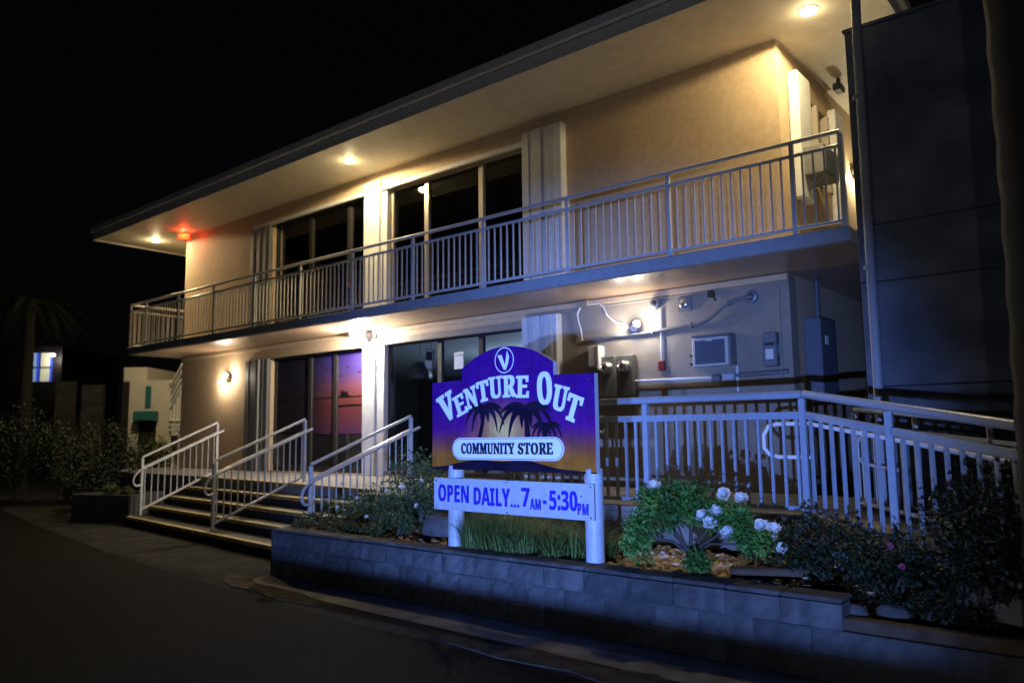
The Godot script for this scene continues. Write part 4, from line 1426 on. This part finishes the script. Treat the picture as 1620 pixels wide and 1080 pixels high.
	# dark switchgear on the side wall
	var sg := thing("switch_cabinet", "dark grey switch cabinet with pale label on the shaded side wall", "cabinet", Vector3(XR + 0.002, 2.6, -0.75))
	obj("body", cboxmesh(Vector3(0, -0.55, -0.32), Vector3(0.22, 0.45, 0.30), 0.012), mats.ac_grille, sg)
	obj("label_plate", boxmesh(Vector3(0.221, 0.10, 0.02), Vector3(0.225, 0.22, 0.14)), mats.paper, sg)
	obj("pipe", tubemesh([Vector3(0.1, 0.45, 0), Vector3(0.1, 0.98, 0)], 0.03, 8), mats.ac_grille, sg)
	# side window AC on the balcony
	var ac2 := thing("air_conditioner", "air conditioner hanging from the side window at the balcony's right end", "air conditioner", Vector3(XR + 0.002, 5.15, -0.75))
	obj("case", cboxmesh(Vector3(0, -0.2, -0.32), Vector3(0.40, 0.2, 0.32), 0.015), mats.dark_shutter, ac2)
	obj("grille", boxmesh(Vector3(0.401, -0.16, -0.28), Vector3(0.406, 0.16, 0.28)), mats.ac_grille, ac2)
	obj("brace", tubemesh([Vector3(0.35, -0.2, 0.2), Vector3(0.0, -0.5, 0.2)], 0.015, 6), mats.grey_metal, ac2)
	# cameras
	var cam1 := thing("security_camera", "black dome security camera under the balcony left of the bright lamp", "camera", Vector3(7.02, YB - 0.012, 0.20))
	obj("mount", tubemesh([Vector3.ZERO, Vector3(0, -0.05, 0)], 0.06, 16), mats.dark, cam1)
	st = mb()
	lathe(st, [Vector2(0.055, -0.05), Vector2(0.06, -0.075), Vector2(0.045, -0.115), Vector2(0.0, -0.135)], 16)
	obj("dome", done(st), mats.dark, cam1)
	var cam2 := thing("security_camera", "dark camera under the eave beside the right side window", "camera", Vector3(XR + 0.28, YS - 0.01, -1.75))
	obj("mount", tubemesh([Vector3.ZERO, Vector3(0, -0.10, 0)], 0.03, 10), mats.dark, cam2)
	obj("body", cboxmesh(Vector3(-0.06, -0.20, -0.12), Vector3(0.06, -0.09, 0.12), 0.02), mats.dark, cam2)
	# small sensors on the pilaster and the hooks under the slab
	var sn := obj("sensor", tubemesh([Vector3.ZERO, Vector3(0, 0, 0.03)], 0.022, 10), mats.dark, self, Vector3(7.42, 6.47, 0.062))
	tag(sn, "tiny dark sensor at the top of the upper white pilaster", "sensor")
	# downspout in front of the tower
	var ds := thing("downspout", "slim vertical downspout in front of the grey tower", "pipe", Vector3(16.9, 0, 1.52))
	obj("pipe", tubemesh([Vector3(0, YD, 0), Vector3(0.03, 5.6, 0), Vector3(0.07, YS + 0.15, 0.02)], 0.048, 12), mats.fascia, ds)
	for y in [1.4, 3.2, 5.0]:
		obj("strap", tubemesh([Vector3(0, y, 0), Vector3(0, y + 0.04, 0)], 0.054, 12), mats.fascia, ds)
	# things inside the shop
	var ps := thing("hanging_poster", "small framed poster hanging tilted inside the shop window", "poster", Vector3(8.24, 3.02, -0.75))
	ps.rotation.z = -0.18
	obj("frame", cboxmesh(Vector3(-0.12, -0.20, -0.012), Vector3(0.12, 0.20, 0.012), 0.004), mats.dark, ps)
	obj("sheet", boxmesh(Vector3(-0.10, -0.18, 0.0125), Vector3(0.10, 0.18, 0.015)), mats.ac, ps)
	obj("print", boxmesh(Vector3(-0.09, -0.02, 0.0155), Vector3(0.09, 0.16, 0.017)), mats.frame, ps)
	obj("cord", tubemesh([Vector3(0.02, 0.2, 0), Vector3(-0.03, 0.36, 0)], 0.004, 5), mats.dark, ps)
	var no := thing("notice", "white paper notice on the inside of the shop door glass", "notice", Vector3(9.62, 2.87, -0.128))
	obj("sheet", boxmesh(Vector3(-0.11, -0.15, 0), Vector3(0.11, 0.15, 0.004)), mats.paper, no)
	obj("header", boxmesh(Vector3(-0.09, 0.08, 0.0045), Vector3(0.09, 0.11, 0.006)), mats.grey_metal, no)
	var hd := thing("pendant_lamp", "dark round pendant shade hanging unlit inside the shop window", "lamp", Vector3(7.98, 2.80, -0.75))
	st = mb()
	lathe(st, [Vector2(0.03, 0.2), Vector2(0.10, 0.17), Vector2(0.19, 0.08), Vector2(0.24, -0.06), Vector2(0.25, -0.16), Vector2(0.22, -0.16)], 20)
	obj("shade", done(st), mats.dark, hd)
	obj("cord", tubemesh([Vector3(0, 0.2, 0), Vector3(0, 0.57, 0)], 0.008, 6), mats.dark, hd)
	for k in 3:
		var sh := thing("shelf_unit", ["dark shelf of goods inside the shop, nearest the pilaster", "dark shelf of goods in the middle of the shop", "dark shelf of goods at the right inside the shop"][k], "shelf", Vector3(8.3 + k * 1.35, YD + 0.02, -1.6 - k * 0.5), 0.0, "shop shelves")
		for y in 4:
			obj("shelf", boxmesh(Vector3(-0.5, 0.1 + y * 0.38, -0.2), Vector3(0.5, 0.125 + y * 0.38, 0.2)), mats.frame, sh)
			for g in 4:
				var hh := rng.randf_range(0.12, 0.28)
				obj("goods", cboxmesh(Vector3(-0.45 + g * 0.23, 0.127 + y * 0.38, -0.1), Vector3(-0.27 + g * 0.23, 0.127 + y * 0.38 + hh, 0.15), 0.01), [mats.paper, mats.red, mats.teal, mats.wood][rng.randi() % 4], sh)
		obj("side", boxmesh(Vector3(-0.53, 0, -0.2), Vector3(-0.5, 1.55, 0.2)), mats.frame, sh)
		obj("side", boxmesh(Vector3(0.5, 0, -0.2), Vector3(0.53, 1.55, 0.2)), mats.frame, sh)
	var tagr := obj("door_tag", cboxmesh(Vector3(-0.04, -0.06, 0), Vector3(0.04, 0.06, 0.02), 0.004), mats.red, self, Vector3(6.55, 4.62, -0.09))
	tag(tagr, "small red tag on the left balcony window's mullion", "tag")

func disc(called: String, label: String, category: String, at: Vector3, r: float, deep: float, m: Material) -> void:
	var t := thing(called, label, category, at)
	var st := mb()
	lathe(st, [Vector2(0.0, 0), Vector2(r, 0), Vector2(r, deep * 0.6), Vector2(r * 0.8, deep), Vector2(r * 0.3, deep), Vector2(0.0, deep * 0.8)], 20, Transform3D(Basis(Vector3.RIGHT, PI / 2), Vector3.ZERO))
	obj("cap", done(st), m, t)
	st = mb()
	lathe(st, [Vector2(r * 0.5, deep + 0.002), Vector2(r * 0.42, deep + 0.012), Vector2(0, deep + 0.014)], 16, Transform3D(Basis(Vector3.RIGHT, PI / 2), Vector3.ZERO))
	obj("hub", done(st), mats.dark, t)

func cable(label: String, p: Array) -> void:
	var pts := []
	for q in p:
		pts.append(Vector3(q[0], q[1], 0.045))
	var o := obj("cable", tubemesh(pts, 0.012, 8), mats.pvc)
	tag(o, label, "cable")

# ---------------------------------------------------------------- planting
func roses(t: Node3D, places: Array, s: float, m: Material) -> void:
	for p in places:
		var o := obj("rose_bloom", rose_mesh, m, t, p)
		o.basis = Basis(Vector3(0, 0, 1), rng.randf_range(-0.6, 0.6)) * Basis(Vector3.RIGHT, rng.randf_range(0.3, 1.0)) * Basis(Vector3.UP, rng.randf() * TAU) * s

func plants() -> void:
	var g := [Color(0.045, 0.085, 0.022), Color(0.06, 0.11, 0.03), Color(0.035, 0.07, 0.02)]
	var dark := [Color(0.014, 0.022, 0.007), Color(0.02, 0.03, 0.009), Color(0.010, 0.016, 0.006)]
	var olive := [Color(0.07, 0.08, 0.018), Color(0.055, 0.075, 0.02), Color(0.09, 0.085, 0.025)]
	# rose bushes left of the sign
	var b := bush("rose_bush", "tall green rose bush with white blooms left of the sign", Vector3(12.35, 0.46, 3.45), Vector3(0.40, 0.52, 0.33), 40, 60, 0.05, g, "", 6)
	roses(b, [Vector3(0.06, 0.55, 0.30), Vector3(0.30, 0.36, 0.30), Vector3(-0.05, 0.25, 0.37), Vector3(0.26, 0.62, 0.2), Vector3(-0.2, 0.5, 0.3)], 0.42, mats.petal)
	b = bush("rose_bush", "lower leafy rose bush in front of the right stair railing", Vector3(11.65, 0.46, 3.62), Vector3(0.55, 0.30, 0.35), 32, 60, 0.05, g, "", 6)
	roses(b, [Vector3(0.2, 0.42, 0.32), Vector3(-0.1, 0.3, 0.36), Vector3(0.4, 0.22, 0.34), Vector3(-0.35, 0.55, 0.1), Vector3(0.52, 0.04, 0.42)], 0.36, mats.petal)
	bush("rose_bush", "small dark rose bush between the tall bush and the boulder", Vector3(12.55, 0.46, 3.95), Vector3(0.30, 0.17, 0.22), 16, 50, 0.045, g, "", 4)
	bush("ground_cover", "low yellow-green ground cover beside the foot of the steps", Vector3(11.2, 0.44, 3.95), Vector3(0.42, 0.12, 0.3), 26, 50, 0.04, olive, "", 3)
	bush("ground_cover", "low olive ground cover along the wall below the rose bushes", Vector3(11.9, 0.44, 4.08), Vector3(0.45, 0.09, 0.18), 20, 45, 0.04, olive, "", 3)
	# grass under the sign
	var gr := thing("grass_clump", "tangled long green grass growing between the sign posts", "grass", Vector3(14.42, 0.46, 3.86))
	var tus := mb()
	for k in 46:
		var c := Vector3(rng.randf_range(-0.72, 0.74), 0.0, rng.randf_range(-0.22, 0.32))
		var hh := rng.randf_range(0.30, 0.50) * (1.1 if c.x < -0.2 else 0.9)
		tus.append_from(grass_mesh(170, Vector3(0.07, 0, 0.07), hh * 0.35, hh, [Color(0.10, 0.19, 0.035), Color(0.15, 0.22, 0.05), Color(0.15, 0.14, 0.05), Color(0.05, 0.095, 0.02)], rng.randf_range(0.9, 2.2)), 0, Transform3D(Basis(), c))
	var gm := obj("blades", tus.commit(), mats.leaf, gr)
	gm.set_meta("kind", "stuff")
	for k in 5:
		obj("tall_blade", grass_mesh(10, Vector3(0.04, 0, 0.04), 0.34, 0.44, [Color(0.12, 0.22, 0.045)], 0.7), mats.leaf, gr, Vector3([-0.58, -0.15, 0.08, 0.34, 0.62][k], 0, 0.26))
	# rose tree right of the sign: forked trunk, crown pads, white blooms
	var t := thing("rose_tree", "small forked rose tree with white blooms right of the sign", "bush", Vector3(16.04, 0.46, 3.98))
	var limbs := [[Vector3(-0.22, 0.52, 0.0), 0.026], [Vector3(-0.36, 0.36, 0.1), 0.02], [Vector3(0.0, 0.60, -0.05), 0.024], [Vector3(0.16, 0.46, -0.08), 0.022], [Vector3(-0.10, 0.55, 0.08), 0.018], [Vector3(-0.30, 0.46, -0.08), 0.018], [Vector3(0.36, 0.46, -0.03), 0.018], [Vector3(0.52, 0.36, -0.04), 0.015]]
	var st := mb()
	tube(st, [Vector3(0.02, -0.04, 0), Vector3(0.015, 0.1, 0.0), Vector3(0.0, 0.2, 0.0)], [0.042, 0.034, 0.034], 9)
	obj("trunk", done(st), mats.bark, t)
	for l in limbs:
		st = mb()
		var e: Vector3 = l[0]
		tube(st, [Vector3(0, 0.17, 0), Vector3(e.x * 0.35, 0.27, e.z * 0.4), Vector3(e.x * 0.75, e.y * 0.78, e.z * 0.8), e], [l[1] * 0.8, l[1] * 0.66, l[1] * 0.5, 0.006], 7)
		obj("limb", done(st), mats.bark, t)
	var cl := []
	for q in [[Vector3(-0.22, 0.56, 0.0), 0.17, 12], [Vector3(-0.40, 0.36, 0.08), 0.12, 7], [Vector3(0.0, 0.62, -0.05), 0.15, 10], [Vector3(0.16, 0.48, -0.06), 0.13, 8], [Vector3(-0.12, 0.52, 0.10), 0.12, 7], [Vector3(-0.46, 0.18, 0.04), 0.09, 4], [Vector3(0.13, 0.12, 0.06), 0.08, 5], [Vector3(0.33, 0.50, -0.02), 0.14, 9], [Vector3(0.50, 0.36, -0.04), 0.14, 8]]:
		for k in q[2]:
			cl.append(q[0] + rand_dir() * q[1] * Vector3(1.2, 0.7, 1.0) * rng.randf_range(0.4, 1.0))
	var f := obj("foliage", foliage_mesh(cl, 85, 0.085, 0.055, [Color(0.07, 0.19, 0.03), Color(0.10, 0.25, 0.04), Color(0.05, 0.13, 0.025)]), mats.leaf, t)
	f.set_meta("kind", "stuff")
	roses(t, [Vector3(0.34, 0.66, 0.06), Vector3(0.47, 0.63, 0.04), Vector3(0.20, 0.50, 0.16), Vector3(0.29, 0.53, 0.12), Vector3(0.25, 0.45, 0.14), Vector3(0.38, 0.38, 0.12), Vector3(0.62, 0.44, 0.05), Vector3(0.70, 0.42, 0.02), Vector3(-0.27, 0.70, 0.05)], 0.78, mats.petal)
	b = bush("rose_bush", "dim rose bush with white blooms behind the rose tree", Vector3(16.6, 0.46, 3.55), Vector3(0.38, 0.22, 0.3), 24, 55, 0.05, [Color(0.03, 0.06, 0.02), Color(0.04, 0.07, 0.02)], "", 4)
	roses(b, [Vector3(-0.06, 0.36, 0.25), Vector3(0.04, 0.34, 0.22), Vector3(-0.14, 0.34, 0.2), Vector3(0.14, 0.26, 0.3)], 0.65, mats.petal)
	# dark shrubs
	bush("dark_shrub", "dark shrub in the bed right of the rose tree", Vector3(17.05, 0.40, 3.72), Vector3(0.36, 0.29, 0.3), 30, 80, 0.05, dark, "", 5)
	b = bush("flowering_shrub", "dark shrub with a few pink flowers before the falling ramp rail", Vector3(17.5, 0.36, 3.8), Vector3(0.32, 0.27, 0.28), 30, 75, 0.045, dark, "", 5)
	roses(b, [Vector3(0.02, 0.46, 0.16), Vector3(0.1, 0.34, 0.22)], 0.3, mats.pink)
	bush("dark_shrub", "large dark bush at the right edge of the planting bed", Vector3(18.19, 0.32, 3.78), Vector3(0.46, 0.53, 0.34), 70, 95, 0.06, dark, "", 6)
	bush("dark_shrub", "low dark shrub on the wall edge beneath the large bush", Vector3(17.75, 0.32, 4.12), Vector3(0.4, 0.14, 0.16), 20, 50, 0.045, dark, "", 4)
	# palm trunk at the right edge
	palm("leaning-free palm trunk rising at the right edge before the tower", Vector3(18.49, 0.3, 4.18), 0.17, 7.5)

func palm(label: String, at: Vector3, r: float, h: float) -> void:
	var t := thing("palm_tree", label, "tree", at)
	var st := mb()
	var pts := []
	var rad := []
	for k in 40:
		pts.append(Vector3(0.04 * sin(k * 0.1), h * k / 39.0, 0))
		rad.append(r * (1.15 - 0.3 * k / 39.0) * (1.0 + (0.07 if k % 2 else 0.0)))
	tube(st, pts, rad, 14)
	obj("trunk", done(st), mats.palm_bark, t)
	st = mb()
	for k in 16:
		var w := TAU * k / 16.0 + rng.randf_range(-0.2, 0.2)
		var o := Vector3(cos(w), 0, sin(w))
		var lift := rng.randf_range(0.1, 1.0)
		var len := rng.randf_range(1.3, 1.8)
		for j in 22:
			var f := (j + 1) / 22.0
			var p := Vector3(0, h, 0) + o * len * f + Vector3.UP * (lift * f - 1.5 * f * f)
			for sg in [-1, 1]:
				var d: Vector3 = (o * 0.5 + Vector3(-o.z, 0, o.x) * sg + Vector3.DOWN * 0.5).normalized()
				leaf(st, p, d, Vector3.UP, 0.5 * (1.1 - f * 0.5), 0.018, Color(0.010, 0.016, 0.006))
	var cr := obj("crown", done(st), mats.leaf, t)
	cr.set_meta("kind", "stuff")

# ---------------------------------------------------------------- far left and right
func backdrop() -> void:
	# tower at the right end
	var t := thing("stair_tower", "tall plain grey tower block in front of the building's right end", "tower", Vector3(16.75, 0, 1.3))
	var seams := [0.0, 2.03, 3.11, 3.71, 5.86]
	for i in 4:
		var st := mb()
		cbox(st, Vector3(0.95, (seams[i] + seams[i + 1]) / 2.0, -1.5), Vector3(1.9 + (0.0 if i % 2 else 0.004), seams[i + 1] - seams[i] - 0.008, 3.0), 0.008)
		obj("wall_panel", done(st), mats.tower, t)
	obj("coping", cboxmesh(Vector3(-0.02, 5.862, -3.02), Vector3(1.92, 5.90, 0.02), 0.008), mats.tower, t)
	# outside stair at the building's left end
	var s := thing("outside_stair", "white outside stair railing climbing behind the building's left corner", "stairs", Vector3(-2.85, 0, -1.15))
	for k in 4:
		var y := 2.35 + k * 0.22
		obj("sloping_rail", tubemesh([Vector3(0.0, y, 0), Vector3(0.62, y + 0.62, 0)], 0.035, 8), mats.white_paint, s)
	for x in [0.02, 0.2, 0.4, 0.58]:
		obj("post", boxmesh(Vector3(x - 0.025, 1.0 if x < 0.1 or x > 0.5 else 1.9, -0.025), Vector3(x + 0.025, 2.3 + x, 0.025)), mats.white_paint, s)
	for k in 3:
		obj("landing_rail", cboxmesh(Vector3(-0.05, 1.72 + k * 0.14, -0.04), Vector3(0.7, 1.76 + k * 0.14, 0.04), 0.01), mats.white_paint, s)
	for k in 5:
		obj("step", boxmesh(Vector3(-0.1 + k * 0.28, 1.55 - k * -0.18, -0.9), Vector3(0.24 + k * 0.28, 1.60 - k * -0.18, -0.06)), mats.concrete, s)
	obj("stringer", boxmesh(Vector3(-0.15, 0.0, -0.9), Vector3(-0.05, 1.55, -0.1)), mats.house, s)
	# pale house wall with teal shutter
	var h := thing("pale_house", "pale flat-roofed house with a teal shutter beyond the steps", "house", Vector3(-5.55, 0, -1.17), 0.69)
	obj("wall", boxmesh(Vector3(0, 0, -3), Vector3(1.75, 3.32, 0)), mats.house, h)
	obj("roof_box", cboxmesh(Vector3(-0.28, 3.3, -2.4), Vector3(0.45, 3.75, -0.15), 0.01), mats.house, h)
	obj("wall", boxmesh(Vector3(-0.30, 0, -2.5), Vector3(-0.002, 3.30, -0.14)), mats.room, h)
	obj("shutter", cboxmesh(Vector3(0.52, 2.47, 0.002), Vector3(0.69, 3.14, 0.05), 0.01), mats.teal, h)
	obj("vent_box", cboxmesh(Vector3(1.28, 3.12, 0.002), Vector3(1.42, 3.22, 0.08), 0.01), mats.dark, h)
	obj("awning", cboxmesh(Vector3(0.30, 2.05, 0.002), Vector3(0.95, 2.36, 0.35), 0.03), mats.teal, h)
	obj("door", boxmesh(Vector3(0.35, 0, 0.002), Vector3(0.88, 2.04, 0.05)), mats.dark, h)
	# far house with two lit windows
	var f := thing("far_house", "dark far house with two lit windows beyond the hedge", "house", Vector3(-18.79, 0, -3.11), 0.69)
	obj("wall", boxmesh(Vector3(-5, 0, -5), Vector3(0.95, 5.6, 0)), mats.dark, f)
	for k in 2:
		var x: float = [-0.55, 0.04][k]
		var w := obj("window", boxmesh(Vector3(x, 4.03, 0.002), Vector3(x + 0.50, 5.30, 0.03)), mats.window_glow if k == 0 else mats.window_glow_warm, f)
		obj("frame", boxmesh(Vector3(x, 4.62, 0.031), Vector3(x + 0.50, 4.68, 0.06)), mats.dark, w)
		obj("frame", boxmesh(Vector3(x + 0.42, 4.03, 0.031), Vector3(x + 0.52, 5.30, 0.05)), mats.window_edge, w)
	var pl := thing("porch_lamp", "small white lamp beside the far house's lit windows", "lamp", Vector3(-18.2, 5.18, -3.52), 0.69)
	obj("bracket", boxmesh(Vector3(-0.03, -0.03, -0.15), Vector3(0.03, 0.03, 0.2)), mats.dark, pl)
	var st2 := mb()
	lathe(st2, [Vector2(0, -0.07), Vector2(0.10, -0.05), Vector2(0.12, 0.03), Vector2(0, 0.07)], 12, Transform3D(Basis(), Vector3(0, 0, 0.25)))
	obj("globe", done(st2), mats.lamp_white, pl)
	omni(pl, Vector3(0, -0.2, 0.4), lin(1, 0.9, 0.75), 0.4, 0.1)
	var wl := thing("far_wall", "low pale boundary wall in two lengths beyond the hedge", "wall", Vector3(-13.9, 0, -2.05), 0.69)
	obj("length", boxmesh(Vector3(0, 0, -0.2), Vector3(0.72, 3.75, 0)), mats.concrete, wl)
	obj("length", boxmesh(Vector3(1.02, 0, -0.2), Vector3(1.85, 3.60, 0)), mats.concrete, wl)
	# hedge and palm at the left
	var dark := [Color(0.008, 0.012, 0.004), Color(0.011, 0.016, 0.005), Color(0.006, 0.009, 0.003)]
	for q in [[-2.9, 2.7, 0.9, 1.15, "tall dark hedge bush at the left edge beyond the road"], [-1.9, 1.9, 0.85, 1.0, "rounded dark hedge bush second from the left"], [-1.15, 1.2, 0.62, 0.95, "dark hedge bush nearest the pale house"], [0.6, 2.1, 0.6, 0.5, "low dark hedge bush behind the planter box"]]:
		bush("hedge_bush", q[4], Vector3(q[0], 0.05, q[1]), Vector3(q[2], q[3], 0.8), 50, 60, 0.09, dark, "", 5)
	bush("yellow_green_shrub", "yellow-green leafy shrub lit before the pale house door", Vector3(-2.15, 0.0, -0.45), Vector3(0.55, 0.9, 0.5), 26, 40, 0.11, [Color(0.09, 0.105, 0.025), Color(0.06, 0.08, 0.02)], "", 5)
	var pb := thing("planter_box", "low concrete planter box left of the steps", "planter", Vector3(3.35, 0, 2.9), 0.38)
	obj("side", cboxmesh(Vector3(-0.7, 0.0, 0.35), Vector3(0.7, 0.52, 0.45), 0.012), mats.block_b, pb)
	obj("side", cboxmesh(Vector3(-0.7, 0.0, -0.45), Vector3(0.7, 0.52, -0.35), 0.012), mats.block_b, pb)
	obj("side", cboxmesh(Vector3(-0.7, 0.0, -0.349), Vector3(-0.6, 0.518, 0.349), 0.012), mats.block_b, pb)
	obj("side", cboxmesh(Vector3(0.6, 0.0, -0.349), Vector3(0.7, 0.518, 0.349), 0.012), mats.block_b, pb)
	obj("soil", boxmesh(Vector3(-0.6, 0.0, -0.35), Vector3(0.6, 0.44, 0.35)), mats.soil, pb)
	bush("ground_cover", "yellow-green plants filling the low concrete planter box", Vector3(3.3, 0.42, 2.9), Vector3(0.6, 0.13, 0.3), 22, 45, 0.05, [Color(0.07, 0.08, 0.02), Color(0.05, 0.065, 0.02)], "", 3)
	palm("dim palm tree with ragged crown at the far left", Vector3(-8.2, 0, 0.85), 0.16, 5.9)
